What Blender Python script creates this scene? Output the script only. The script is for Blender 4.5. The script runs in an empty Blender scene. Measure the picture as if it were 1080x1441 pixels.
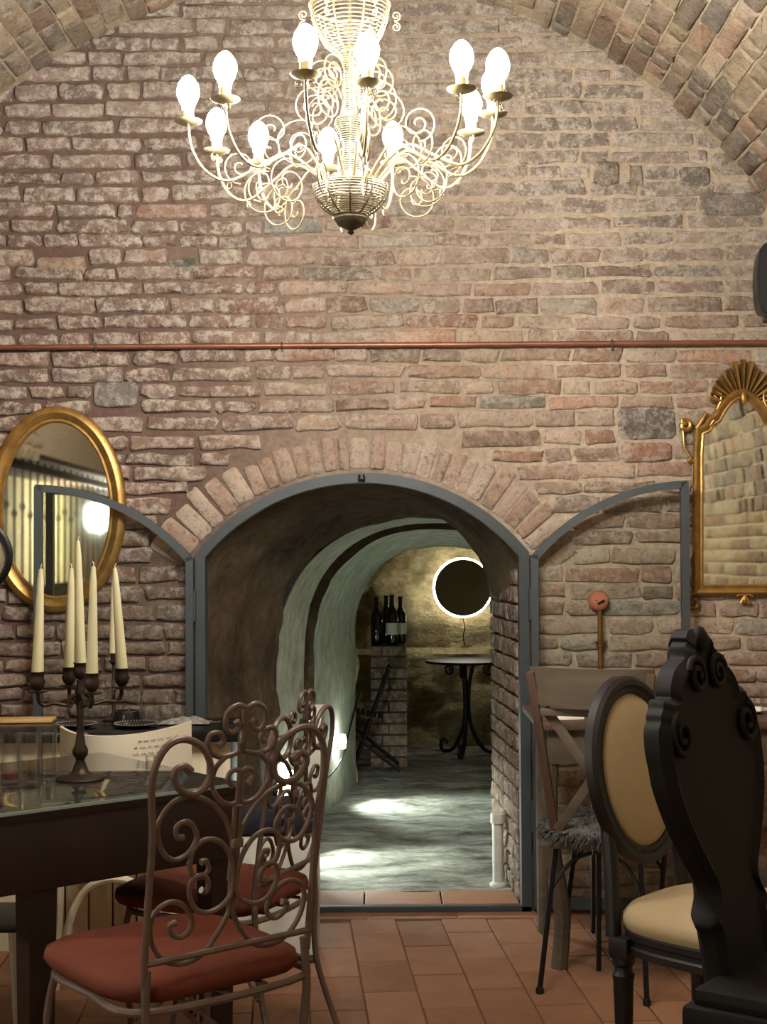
import bpy, bmesh, math, random
from mathutils import Vector, Matrix, noise

# ------------------------------------------------------------------ camera, world, exposure
SC = bpy.context.scene
FPX = 2000.0
CAMZ = 1.35
PITCH = math.atan(60.0 / FPX)
ROLL = -0.006
cam_data = bpy.data.cameras.new('camera')
cam_data.sensor_fit = 'HORIZONTAL'
cam_data.sensor_width = 36.0
cam_data.lens = 36.0 * FPX / 1080.0
cam_data.clip_start = 0.05
cam = bpy.data.objects.new('camera', cam_data)
SC.collection.objects.link(cam)
CROT = Matrix.Rotation(math.pi / 2 + PITCH, 3, 'X') @ Matrix.Rotation(ROLL, 3, 'Z')
cam.matrix_world = Matrix.Translation((0, 0, CAMZ)) @ CROT.to_4x4()
SC.camera = cam
world = bpy.data.worlds.new('world')
SC.world = world
world.use_nodes = True
world.node_tree.nodes['Background'].inputs[0].default_value = (0.9, 0.8, 0.65, 1)
world.node_tree.nodes['Background'].inputs[1].default_value = 0.02
SC.view_settings.view_transform = 'Standard'
SC.view_settings.look = 'None'
SC.view_settings.gamma = 1.0
SC.view_settings.use_curve_mapping = False
SC.view_settings.exposure = 0.0
BULB = 670.0          # emission of one chandelier bulb
ALCOVE_LAMP = 480.0
PASSAGE_SPOT = 70.0
MIRROR_RING = 60.0

COL = SC.collection
CAMPOS = Vector((0, 0, CAMZ))
D = 5.45              # plane of the brick end wall
PI = math.pi


def ray(px, py):
    return CROT @ Vector(((px - 540.0) / FPX, (720.5 - py) / FPX, -1.0))


def at(px, py, Y):
    d = ray(px, py)
    return CAMPOS + d * (Y / d.y)


def atz(px, py, z):
    d = ray(px, py)
    return CAMPOS + d * ((z - CAMZ) / d.z)


def atplane(px, py, p0, n):
    d = ray(px, py)
    return CAMPOS + d * ((p0 - CAMPOS).dot(n) / d.dot(n))


def proj(p):
    q = CROT.transposed() @ (Vector(p) - CAMPOS)
    if q.z > -0.05:
        return None
    return (540 + FPX * q.x / -q.z, 720.5 - FPX * q.y / -q.z)


def lin(c):
    r = []
    for v in c:
        v = v / 255.0
        r.append(v / 12.92 if v <= 0.04045 else ((v + 0.055) / 1.055) ** 2.4)
    return tuple(r)


# ------------------------------------------------------------------ mesh builder
class MB:
    def __init__(self):
        self.v = []
        self.f = []
        self.c = None

    def add(self, vs, fs, col=None):
        o = len(self.v)
        self.v.extend([tuple(p) for p in vs])
        self.f.extend([tuple(i + o for i in q) for q in fs])
        if col is not None:
            if self.c is None:
                self.c = []
            self.c.extend([col] * len(vs))
        return self

    def box(self, c, s, bev=0.0, rz=0.0, rot=None):
        bm = bmesh.new()
        bmesh.ops.create_cube(bm, size=1.0)
        bmesh.ops.scale(bm, vec=Vector(s), verts=bm.verts)
        if bev > 0:
            bmesh.ops.bevel(bm, geom=list(bm.edges), offset=bev, segments=2, profile=0.6, affect='EDGES')
        m = rot if rot is not None else Matrix.Rotation(rz, 3, 'Z')
        bm.verts.index_update()
        vs = [m @ v.co + Vector(c) for v in bm.verts]
        fs = [[v.index for v in f.verts] for f in bm.faces]
        bm.free()
        return self.add(vs, fs)

    def beam(self, a, b, w, t, bev=0.0, up=(0, 0, 1)):
        a = Vector(a); b = Vector(b)
        d = (b - a)
        L = d.length
        d.normalize()
        u = Vector(up)
        x = d.cross(u)
        if x.length < 1e-5:
            x = d.cross(Vector((0, 1, 0)))
        x.normalize()
        y = x.cross(d)
        m = Matrix((x, y, d)).transposed()
        return self.box((a + b) / 2, (w, t, L), bev, rot=m)

    def tube(self, pts, r, n=8, closed=False, cap=True, flat=None):
        pts = [Vector(p) for p in pts]
        N = len(pts)
        rs = r if isinstance(r, (list, tuple)) else [r] * N
        tang = []
        for i in range(N):
            if closed:
                t = pts[(i + 1) % N] - pts[i - 1]
            else:
                t = pts[min(i + 1, N - 1)] - pts[max(i - 1, 0)]
            if t.length < 1e-9:
                t = Vector((0, 0, 1))
            tang.append(t.normalized())
        ref = Vector((0, 0, 1))
        if abs(tang[0].dot(ref)) > 0.9:
            ref = Vector((0, 1, 0))
        u = tang[0].cross(ref).normalized()
        vs = []
        for i in range(N):
            t = tang[i]
            u = (u - t * u.dot(t))
            if u.length < 1e-6:
                u = t.cross(Vector((1, 0, 0.3)))
            u.normalize()
            w = t.cross(u)
            for k in range(n):
                a = 2 * PI * k / n
                vs.append(pts[i] + (u * math.cos(a) + w * math.sin(a)) * rs[i])
        fs = []
        M = N if closed else N - 1
        for i in range(M):
            j = (i + 1) % N
            for k in range(n):
                k2 = (k + 1) % n
                fs.append((i * n + k, i * n + k2, j * n + k2, j * n + k))
        if cap and not closed:
            fs.append(tuple(range(n - 1, -1, -1)))
            fs.append(tuple((N - 1) * n + k for k in range(n)))
        return self.add(vs, fs)

    def lathe(self, prof, c=(0, 0, 0), n=24, ell=(1, 1), m=None, cap=True):
        c = Vector(c)
        vs = []
        for (r, z) in prof:
            for k in range(n):
                a = 2 * PI * k / n
                p = Vector((r * math.cos(a) * ell[0], r * math.sin(a) * ell[1], z))
                if m is not None:
                    p = m @ p
                vs.append(p + c)
        fs = []
        for i in range(len(prof) - 1):
            for k in range(n):
                k2 = (k + 1) % n
                fs.append((i * n + k, i * n + k2, (i + 1) * n + k2, (i + 1) * n + k))
        if cap:
            if prof[0][0] > 1e-6:
                fs.append(tuple(range(n - 1, -1, -1)))
            if prof[-1][0] > 1e-6:
                fs.append(tuple((len(prof) - 1) * n + k for k in range(n)))
        return self.add(vs, fs)

    def prism(self, poly, f0, f1):
        """poly: list of 2D points; f0/f1 map a 2D point to the two end points."""
        n = len(poly)
        vs = [f0(p) for p in poly] + [f1(p) for p in poly]
        fs = [tuple(range(n - 1, -1, -1)), tuple(range(n, 2 * n))]
        for i in range(n):
            j = (i + 1) % n
            fs.append((i, j, n + j, n + i))
        return self.add(vs, fs)

    def sweep(self, path, prof, fmap, closed=True):
        """planar path (2D) swept with profile (outward offset, height); fmap(x, z, h) -> 3D"""
        N = len(path)
        P = [Vector(p) for p in path]
        vs = []
        for i in range(N):
            if closed:
                a, b = P[i - 1], P[(i + 1) % N]
            else:
                a, b = P[max(i - 1, 0)], P[min(i + 1, N - 1)]
            e1 = (P[i] - a); e2 = (b - P[i])
            if e1.length < 1e-9: e1 = e2.copy()
            if e2.length < 1e-9: e2 = e1.copy()
            e1.normalize(); e2.normalize()
            n1 = Vector((e1.y, -e1.x)); n2 = Vector((e2.y, -e2.x))
            nn = n1 + n2
            if nn.length < 1e-6:
                nn = n1.copy()
            nn.normalize()
            s = 1.0 / max(0.5, nn.dot(n1))
            for (o, h) in prof:
                q = P[i] + nn * (o * s)
                vs.append(fmap(q.x, q.y, h))
        k = len(prof)
        fs = []
        M = N if closed else N - 1
        for i in range(M):
            j = (i + 1) % N
            for a in range(k):
                b = (a + 1) % k
                fs.append((i * k + a, i * k + b, j * k + b, j * k + a))
        if not closed:
            fs.append(tuple(range(k - 1, -1, -1)))
            fs.append(tuple((N - 1) * k + a for a in range(k)))
        return self.add(vs, fs)

    def grid(self, rows, closed_u=False):
        """rows: list of lists of 3D points"""
        n = len(rows[0])
        vs = [p for r in rows for p in r]
        fs = []
        for i in range(len(rows) - 1):
            for k in range(n if closed_u else n - 1):
                k2 = (k + 1) % n
                fs.append((i * n + k, i * n + k2, (i + 1) * n + k2, (i + 1) * n + k))
        return self.add(vs, fs)

    def mesh(self, name, mat, smooth=True, off=None, fix=True):
        me = bpy.data.meshes.new(name)
        v = self.v
        if off is not None:
            v = [(p[0] - off[0], p[1] - off[1], p[2] - off[2]) for p in v]
        me.from_pydata(v, [], self.f)
        if fix:
            bm = bmesh.new()
            bm.from_mesh(me)
            bmesh.ops.recalc_face_normals(bm, faces=bm.faces)
            bm.to_mesh(me)
            bm.free()
        me.materials.append(mat)
        if smooth:
            me.shade_smooth()
            me.set_sharp_from_angle(angle=math.radians(smooth if smooth is not True else 42))
        if self.c is not None:
            ca = me.color_attributes.new('col', 'FLOAT_COLOR', 'POINT')
            flat = [x for c in self.c for x in c]
            ca.data.foreach_set('color', flat)
        return me

    def build(self, name, mat, parent=None, smooth=True, world=False, origin=None, fix=True):
        off = None
        if world and parent is not None:
            off = WL(parent)
        if origin is not None:
            off = origin
        me = self.mesh(name, mat, smooth, off, fix)
        o = bpy.data.objects.new(name, me)
        COL.objects.link(o)
        if parent is not None:
            o.parent = parent
        if origin is not None:
            o.location = Vector(origin) - (WL(parent) if parent is not None else Vector((0, 0, 0)))
        return o


def WL(o):
    p = Vector(o.location)
    while o.parent is not None:
        o = o.parent
        p = p + Vector(o.location)
    return p


def tag(o, label, cat, group=None, kind=None):
    o['label'] = label
    o['category'] = cat
    if group:
        o['group'] = group
    if kind:
        o['kind'] = kind
    return o


def thing(name, label, cat, loc=(0, 0, 0), rz=0.0, group=None, kind=None, scale=None):
    o = bpy.data.objects.new(name, None)
    o.empty_display_size = 0.05
    COL.objects.link(o)
    o.location = loc
    o.rotation_euler = (0, 0, rz)
    if scale:
        o.scale = (scale, scale, scale)
    return tag(o, label, cat, group, kind)


def copy_tree(o, parent=None):
    c = o.copy()
    COL.objects.link(c)
    c.parent = parent
    for ch in list(o.children):
        copy_tree(ch, c)
    return c


def crom(P, n=8, closed=False):
    P = [Vector(p) for p in P]
    N = len(P)
    out = []
    M = N if closed else N - 1
    for i in range(M):
        if closed:
            a, b, c, d = P[i - 1], P[i], P[(i + 1) % N], P[(i + 2) % N]
        else:
            a, b, c, d = P[max(i - 1, 0)], P[i], P[i + 1], P[min(i + 2, N - 1)]
        for k in range(n):
            t = k / n
            out.append(0.5 * ((2 * b) + (c - a) * t + (2 * a - 5 * b + 4 * c - d) * t * t + (3 * b - a - 3 * c + d) * t ** 3))
    if not closed:
        out.append(P[-1].copy())
    return out


def spiral(cx, cy, r0, r1, a0, turns, n=40):
    out = []
    for i in range(n + 1):
        t = i / n
        r = r0 + (r1 - r0) * t
        a = a0 + turns * 2 * PI * t
        out.append((cx + r * math.cos(a), cy + r * math.sin(a)))
    return out


# ------------------------------------------------------------------ materials
def newmat(name):
    m = bpy.data.materials.new(name)
    m.use_nodes = True
    nt = m.node_tree
    b = nt.nodes['Principled BSDF']
    return m, nt, b


def N(nt, typ, **kw):
    n = nt.nodes.new(typ)
    for k, v in kw.items():
        if k in n.inputs:
            n.inputs[k].default_value = v
        else:
            setattr(n, k, v)
    return n


def ramp(nt, src, p0, p1, c0=(0, 0, 0, 1), c1=(1, 1, 1, 1)):
    r = nt.nodes.new('ShaderNodeValToRGB')
    r.color_ramp.elements[0].position = p0
    r.color_ramp.elements[1].position = p1
    r.color_ramp.elements[0].color = c0
    r.color_ramp.elements[1].color = c1
    nt.links.new(src, r.inputs[0])
    return r


def mixc(nt, fac, a, b, mode='MIX'):
    m = nt.nodes.new('ShaderNodeMix')
    m.data_type = 'RGBA'
    m.blend_type = mode
    for s, v in ((m.inputs[0], fac), (m.inputs[6], a), (m.inputs[7], b)):
        if hasattr(v, 'is_linked'):
            nt.links.new(v, s)
        elif isinstance(v, (tuple, list)):
            s.default_value = tuple(v) + ((1,) if len(v) == 3 else ())
        else:
            s.default_value = v
    return m.outputs[2]


def mathn(nt, op, a, b=0.5):
    m = nt.nodes.new('ShaderNodeMath')
    m.operation = op
    for s, v in ((m.inputs[0], a), (m.inputs[1], b)):
        if hasattr(v, 'is_linked'):
            nt.links.new(v, s)
        else:
            s.default_value = v
    return m.outputs[0]


def bump(nt, b, h, strength=0.5, dist=0.01):
    n = nt.nodes.new('ShaderNodeBump')
    n.inputs['Strength'].default_value = strength
    n.inputs['Distance'].default_value = dist
    nt.links.new(h, n.inputs['Height'])
    nt.links.new(n.outputs[0], b.inputs['Normal'])


def posnoise(nt, scale, detail=5, rough=0.6, obj=False, stretch=None):
    if obj:
        t = nt.nodes.new('ShaderNodeTexCoord').outputs['Object']
    else:
        t = nt.nodes.new('ShaderNodeNewGeometry').outputs['Position']
    if stretch:
        mp = nt.nodes.new('ShaderNodeMapping')
        mp.inputs['Scale'].default_value = stretch
        nt.links.new(t, mp.inputs['Vector'])
        t = mp.outputs[0]
    n = nt.nodes.new('ShaderNodeTexNoise')
    n.inputs['Scale'].default_value = scale
    n.inputs['Detail'].default_value = detail
    n.inputs['Roughness'].default_value = rough
    nt.links.new(t, n.inputs['Vector'])
    return n.outputs['Fac']


def simple(name, c, rough=0.5, metal=0.0, var=0.0, scale=20.0, bmp=0.0, spec=0.5, stretch=None, bscale=None):
    m, nt, b = newmat(name)
    b.inputs['Roughness'].default_value = rough
    b.inputs['Metallic'].default_value = metal
    b.inputs['Specular IOR Level'].default_value = spec
    lc = lin(c)
    if var > 0:
        n = posnoise(nt, scale, 5, 0.6, obj=True, stretch=stretch)
        r = ramp(nt, n, 0.3, 0.7, tuple(x * (1 - var) for x in lc) + (1,), tuple(min(1, x * (1 + var)) for x in lc) + (1,))
        nt.links.new(r.outputs[0], b.inputs['Base Color'])
        if bmp > 0:
            n2 = posnoise(nt, bscale or scale * 3, 4, 0.6, obj=True, stretch=stretch)
            bump(nt, b, n2, bmp, 0.004)
    else:
        b.inputs['Base Color'].default_value = lc + (1,)
    return m


def emis(name, c, s):
    m = bpy.data.materials.new(name)
    m.use_nodes = True
    nt = m.node_tree
    nt.nodes.clear()
    e = nt.nodes.new('ShaderNodeEmission')
    e.inputs[0].default_value = tuple(c) + (1,)
    e.inputs[1].default_value = s
    o = nt.nodes.new('ShaderNodeOutputMaterial')
    nt.links.new(e.outputs[0], o.inputs[0])
    return m


def glassy(name, tint, gloss=0.12, rough=0.02, cap=0.9):
    """thin clear pane / thin-walled glass: tinted transparency plus fresnel reflection"""
    m = bpy.data.materials.new(name)
    m.use_nodes = True
    nt = m.node_tree
    nt.nodes.clear()
    t = nt.nodes.new('ShaderNodeBsdfTransparent')
    t.inputs[0].default_value = tuple(tint) + (1,)
    g = nt.nodes.new('ShaderNodeBsdfGlossy')
    g.inputs['Roughness'].default_value = rough
    fr = nt.nodes.new('ShaderNodeFresnel')
    fr.inputs[0].default_value = 1.5
    a = mathn(nt, 'MULTIPLY', fr.outputs[0], gloss / 0.04)
    a = mathn(nt, 'MINIMUM', a, cap)
    mx = nt.nodes.new('ShaderNodeMixShader')
    nt.links.new(a, mx.inputs[0])
    nt.links.new(t.outputs[0], mx.inputs[1])
    nt.links.new(g.outputs[0], mx.inputs[2])
    o = nt.nodes.new('ShaderNodeOutputMaterial')
    nt.links.new(mx.outputs[0], o.inputs[0])
    return m


def brick_mat(name, pale=(216, 204, 190)):
    m, nt, b = newmat(name)
    b.inputs['Roughness'].default_value = 0.9
    b.inputs['Specular IOR Level'].default_value = 0.2
    at_ = nt.nodes.new('ShaderNodeAttribute')
    at_.attribute_name = 'col'
    base = at_.outputs['Color']
    n_var = posnoise(nt, 14, 6, 0.65)
    r1 = ramp(nt, n_var, 0.3, 0.72, (0.8, 0.78, 0.77, 1), (1.14, 1.13, 1.12, 1))
    base = mixc(nt, 1.0, base, r1.outputs[0], 'MULTIPLY')
    n_crust = posnoise(nt, 26, 10, 0.78)
    r2 = ramp(nt, n_crust, 0.47, 0.56)
    fac = mathn(nt, 'MULTIPLY', r2.outputs[0], at_.outputs['Alpha'])
    base = mixc(nt, fac, base, lin(pale))
    n_pit = posnoise(nt, 55, 6, 0.7)
    r3 = ramp(nt, n_pit, 0.34, 0.48, (0.4, 0.37, 0.35, 1), (1, 1, 1, 1))
    base = mixc(nt, 0.7, base, r3.outputs[0], 'MULTIPLY')
    nt.links.new(base, b.inputs['Base Color'])
    h = mathn(nt, 'ADD', mathn(nt, 'MULTIPLY', n_pit, 0.6), n_crust)
    bump(nt, b, h, 1.0, 0.02)
    return m


def mortar_mat(name, dark, light, x0, x1):
    m, nt, b = newmat(name)
    b.inputs['Roughness'].default_value = 0.95
    b.inputs['Specular IOR Level'].default_value = 0.1
    g = nt.nodes.new('ShaderNodeNewGeometry')
    s = nt.nodes.new('ShaderNodeSeparateXYZ')
    nt.links.new(g.outputs['Position'], s.inputs[0])
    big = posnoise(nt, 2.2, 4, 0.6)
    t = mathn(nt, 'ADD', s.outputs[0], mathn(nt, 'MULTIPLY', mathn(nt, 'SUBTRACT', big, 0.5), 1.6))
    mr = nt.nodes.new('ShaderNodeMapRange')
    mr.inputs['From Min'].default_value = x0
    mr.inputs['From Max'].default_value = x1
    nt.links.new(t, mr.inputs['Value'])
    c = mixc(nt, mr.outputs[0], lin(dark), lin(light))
    fine = posnoise(nt, 45, 7, 0.7)
    r = ramp(nt, fine, 0.3, 0.7, (0.65, 0.64, 0.62, 1), (1.15, 1.13, 1.1, 1))
    c = mixc(nt, 1.0, c, r.outputs[0], 'MULTIPLY')
    nt.links.new(c, b.inputs['Base Color'])
    bump(nt, b, mathn(nt, 'ADD', fine, posnoise(nt, 16, 5, 0.6)), 0.7, 0.012)
    return m


def stone_mat(name, c0, c1, scale=3.0, bmp=0.8, dist=0.03, stretch=None):
    m, nt, b = newmat(name)
    b.inputs['Roughness'].default_value = 0.9
    b.inputs['Specular IOR Level'].default_value = 0.15
    n1 = posnoise(nt, scale, 8, 0.65, stretch=stretch)
    r = ramp(nt, n1, 0.32, 0.68, lin(c0) + (1,), lin(c1) + (1,))
    n2 = posnoise(nt, scale * 7, 7, 0.7, stretch=stretch)
    r2 = ramp(nt, n2, 0.3, 0.65, (0.6, 0.58, 0.55, 1), (1.15, 1.15, 1.12, 1))
    c = mixc(nt, 1.0, r.outputs[0], r2.outputs[0], 'MULTIPLY')
    nt.links.new(c, b.inputs['Base Color'])
    bump(nt, b, mathn(nt, 'ADD', n1, mathn(nt, 'MULTIPLY', n2, 0.5)), bmp, dist)
    return m


M = {}
M['brick'] = brick_mat('old_brick')
M['vault_brick'] = brick_mat('vault_brick', (200, 188, 165))
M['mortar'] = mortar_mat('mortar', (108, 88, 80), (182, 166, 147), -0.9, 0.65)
M['vault_mortar'] = mortar_mat('vault_mortar', (176, 160, 138), (188, 174, 148), -1.5, 1.0)
M['stone'] = stone_mat('grey_stone', (112, 106, 100), (168, 160, 150), 9, 0.8, 0.015)
M['rock'] = stone_mat('rough_rock', (64, 52, 40), (112, 96, 78), 3.0, 0.9, 0.04)
M['cave'] = stone_mat('cave_stone', (128, 112, 78), (196, 182, 142), 2.6, 1.0, 0.06, stretch=(1, 1, 1.6))
M['plaster'] = stone_mat('limewash', (176, 180, 166), (198, 200, 186), 1.6, 0.12, 0.006)
M['passage_floor'] = stone_mat('passage_floor', (66, 66, 60), (178, 178, 166), 3.2, 1.0, 0.04, stretch=(1, 2.2, 1))
M['rear'] = stone_mat('rear_wall', (84, 72, 58), (118, 102, 84), 2.0, 0.5, 0.02)
M['cream_stone'] = stone_mat('cream_stone', (188, 172, 128), (222, 208, 164), 4.0, 0.6, 0.02)
M['floor_joint'] = simple('floor_joint', (112, 80, 58), 0.95, var=0.2, scale=30)
M['steel'] = simple('grey_blue_steel', (54, 60, 63), 0.45, 0.0, var=0.12, scale=8, bmp=0.15)
M['black_iron'] = simple('black_iron', (22, 20, 20), 0.5, 0.4, var=0.2, scale=30)
M['iron_brown'] = simple('brown_lacquered_iron', (104, 88, 80), 0.45, 0.25, var=0.15, scale=25)
M['bronze'] = simple('dark_bronze', (58, 44, 34), 0.42, 0.6, var=0.3, scale=30, bmp=0.2)
M['copper'] = simple('copper_pipe', (138, 92, 72), 0.4, 0.55, var=0.25, scale=6)
M['brass'] = simple('dull_brass', (128, 92, 50), 0.45, 0.6, var=0.25, scale=15)
M['gold'] = simple('antique_gold', (168, 130, 72), 0.36, 0.7, var=0.3, scale=22, bmp=0.25)
M['gold_dark'] = simple('worn_gold', (124, 92, 48), 0.45, 0.6, var=0.35, scale=26, bmp=0.3)
M['mirror'] = simple('mirror_glass', (215, 218, 208), 0.03, 1.0)
M['cream_metal'] = simple('cream_lacquer', (122, 110, 80), 0.45, 0.0, var=0.08, scale=40)
M['column_metal'] = simple('cream_wire_glare_dimmed', (76, 68, 46), 0.5, 0.0, var=0.1, scale=40)  # chandelier cream darkened in the colour itself, offsetting bulb glare round the column
M['carved_black'] = simple('carved_black_wood', (8, 5, 4), 0.7, 0.0, spec=0.25)
M['dish_metal'] = simple('bobeche_cream', (150, 138, 106), 0.5, 0.0, var=0.15, scale=40)
M['dark_metal'] = simple('patina_finial', (86, 78, 60), 0.5, 0.4, var=0.25, scale=40)
M['bulb'] = emis('lit_bulb', (1.0, 0.945, 0.86), BULB)
M['wax'] = simple('ivory_wax', (196, 188, 150), 0.5, 0.0)
M['wax'].node_tree.nodes['Principled BSDF'].inputs['Subsurface Weight'].default_value = 0.15
M['wax'].node_tree.nodes['Principled BSDF'].inputs['Subsurface Radius'].default_value = (0.02, 0.015, 0.008)
M['pane'] = glassy('door_pane', (0.89, 0.92, 0.905), 0.05)
M['tumbler'] = glassy('drinking_glass', (0.985, 0.99, 0.99), 0.07, 0.03, 0.3)
M['table_glass'] = simple('dark_glass_top', (44, 46, 42), 0.06, 0.0, spec=0.9)
M['glass_edge'] = simple('glass_edge', (128, 142, 132), 0.15, 0.0, spec=0.8)
M['dark_wood'] = simple('dark_wood', (30, 17, 12), 0.42, 0.0, var=0.35, scale=6, stretch=(1, 1, 0.2))
M['black_wood'] = simple('near_black_wood', (9, 6, 5), 0.5, 0.0, var=0.3, scale=8)
M['black_top'] = simple('black_table_top', (22, 22, 23), 0.25, 0.0)
M['mid_wood'] = simple('grey_brown_wood', (84, 73, 60), 0.6, 0.0, var=0.3, scale=5, bmp=0.2, stretch=(0.25, 4, 4))
M['brown_wood'] = simple('brown_wood', (74, 54, 40), 0.55, 0.0, var=0.3, scale=6, stretch=(4, 4, 0.3))
M['tan_wood'] = simple('tan_board', (186, 150, 92), 0.55, 0.0, var=0.2, scale=8)
M['white_wood'] = simple('whitewashed_wood', (206, 194, 166), 0.6, 0.0, var=0.12, scale=9, stretch=(4, 4, 0.4))
M['white_ply'] = simple('cream_plywood', (214, 204, 182), 0.45, 0.0, var=0.05, scale=6)
M['red_cloth'] = simple('rust_red_velvet', (96, 36, 11), 0.85, 0.0, var=0.2, scale=14, bmp=0.3, bscale=200)
M['red_cloth'].node_tree.nodes['Principled BSDF'].inputs['Sheen Weight'].default_value = 0.0
M['cream_cloth'] = simple('cream_upholstery', (164, 145, 112), 0.85, 0.0, var=0.06, scale=10, bmp=0.2, bscale=250)
M['navy'] = simple('navy_cloth', (22, 24, 38), 0.85, 0.0)
M['fur'] = simple('grey_fur', (74, 72, 68), 0.8, 0.0, var=0.6, scale=22)
M['terracotta'] = simple('terracotta', (178, 108, 80), 0.75, 0.0, var=0.15, scale=30, bmp=0.2)
M['plastic'] = simple('black_plastic', (38, 39, 40), 0.42, 0.0)
M['white_paint'] = simple('white_paint', (198, 200, 190), 0.5, 0.0, var=0.1, scale=15)
M['bottle'] = simple('dark_bottle_glass', (14, 18, 12), 0.08, 0.0, spec=0.8)
M['paper'] = simple('white_paper', (228, 224, 212), 0.7, 0.0)
M['napkin'] = simple('patterned_napkin', (128, 124, 118), 0.7, 0.0, var=0.75, scale=60)
M['silver'] = simple('silver', (190, 188, 182), 0.25, 0.9)
M['ink'] = simple('faded_ink', (150, 138, 120), 0.8, 0.0)
M['wick'] = simple('wick', (206, 196, 170), 0.8, 0.0)
M['spot_lens'] = emis('spot_lens', (0.88, 1.0, 0.93), PASSAGE_SPOT * 1.8)
M['ring_light'] = emis('mirror_backlight', (1.0, 0.97, 0.86), MIRROR_RING)
M['lamp_globe'] = emis('lamp_globe', (1.0, 0.95, 0.82), ALCOVE_LAMP)
M['pinkwine'] = simple('rose_drink', (120, 50, 58), 0.2, 0.0)
M['leaf'] = simple('green_leaf', (62, 82, 50), 0.6, 0.0, var=0.3, scale=20)


def tile_mat():
    m, nt, b = newmat('terracotta_tile')
    oi = nt.nodes.new('ShaderNodeObjectInfo')
    r0 = ramp(nt, oi.outputs['Random'], 0, 1, lin((126, 88, 63)) + (1,), lin((146, 105, 78)) + (1,))
    n = posnoise(nt, 7, 7, 0.65)
    r = ramp(nt, n, 0.3, 0.7, (0.78, 0.76, 0.74, 1), (1.14, 1.14, 1.14, 1))
    c = mixc(nt, 1.0, r0.outputs[0], r.outputs[0], 'MULTIPLY')
    nt.links.new(c, b.inputs['Base Color'])
    b.inputs['Roughness'].default_value = 0.62
    b.inputs['Specular IOR Level'].default_value = 0.35
    bump(nt, b, posnoise(nt, 30, 6, 0.6), 0.25, 0.004)
    return m


M['tile'] = tile_mat()

# ------------------------------------------------------------------ the setting
RNG = random.Random(7)
VX, VZ, VR = -0.19, 1.55, 2.03          # barrel vault: axis x, axis z, radius
YB = -3.2                                # rear wall behind the camera
ALC_Z = 2.0                              # left alcove height
pl = at(291, 786, D); pr = at(729, 780, D); pt = at(508, 680, D)
XC = (pl.x + pr.x) / 2
AW = (pr.x - pl.x) / 2                   # half width of the clear opening
ZS = (pl.z + pr.z) / 2                   # springing
RISE = pt.z - ZS
AR = (AW * AW + RISE * RISE) / (2 * RISE)
AZ = pt.z - AR
FW = 0.038                               # frame bar width
R_EX = AR + FW + 0.012
VOUS = 0.15


def brick_geo(rng, w, h, p, jit=0.004, cut=(0.06, 0.22), inset=0.008):
    c = min(w, h) * rng.uniform(*cut)
    nm = 1 if w < 0.13 else 2
    o = [(-w / 2, -h / 2 + c), (-w / 2 + c, -h / 2)]
    for k in range(nm):
        o.append((-w / 2 + w * (k + 1) / (nm + 1), -h / 2))
    o += [(w / 2 - c, -h / 2), (w / 2, -h / 2 + c), (w / 2, h / 2 - c), (w / 2 - c, h / 2)]
    for k in range(nm):
        o.append((w / 2 - w * (k + 1) / (nm + 1), h / 2))
    o += [(-w / 2 + c, h / 2), (-w / 2, h / 2 - c)]
    o = [(u + rng.uniform(-jit, jit), v + rng.uniform(-jit, jit) * 0.8) for u, v in o]
    e = min(inset, h * 0.16)
    su, sv = (w - 2 * e) / w, (h - 2 * e) / h
    n = len(o)
    vs = [(u, v, -0.012) for u, v in o]
    vs += [(u * 0.99, v * 0.97, p * 0.5) for u, v in o]
    tu, tv = rng.uniform(-0.02, 0.02), rng.uniform(-0.08, 0.08)
    vs += [(u * su, v * sv, p + u * tu + v * tv + rng.uniform(-0.0025, 0.0025)) for u, v in o]
    vs.append((0, 0, p * 1.08 + rng.uniform(-0.002, 0.003)))
    fs = []
    for a in (0, n):
        for i in range(n):
            j = (i + 1) % n
            fs.append((a + i, a + j, a + n + j, a + n + i))
    for i in range(n):
        fs.append((2 * n + i, 2 * n + (i + 1) % n, 3 * n))
    return vs, fs


def edge_alpha(mb, o0, n):
    """pale lime crust gathers along the arrises of each brick"""
    k = (n - 1) // 3
    r, g, b_, a_ = mb.c[o0]
    for i in range(n):
        f = 1.0 if k <= i < 3 * k else (0.55 if i == n - 1 else 0.8)
        mb.c[o0 + i] = (r, g, b_, min(1.0, a_ * f + (0.22 if k <= i < 2 * k else 0.0)))


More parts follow.
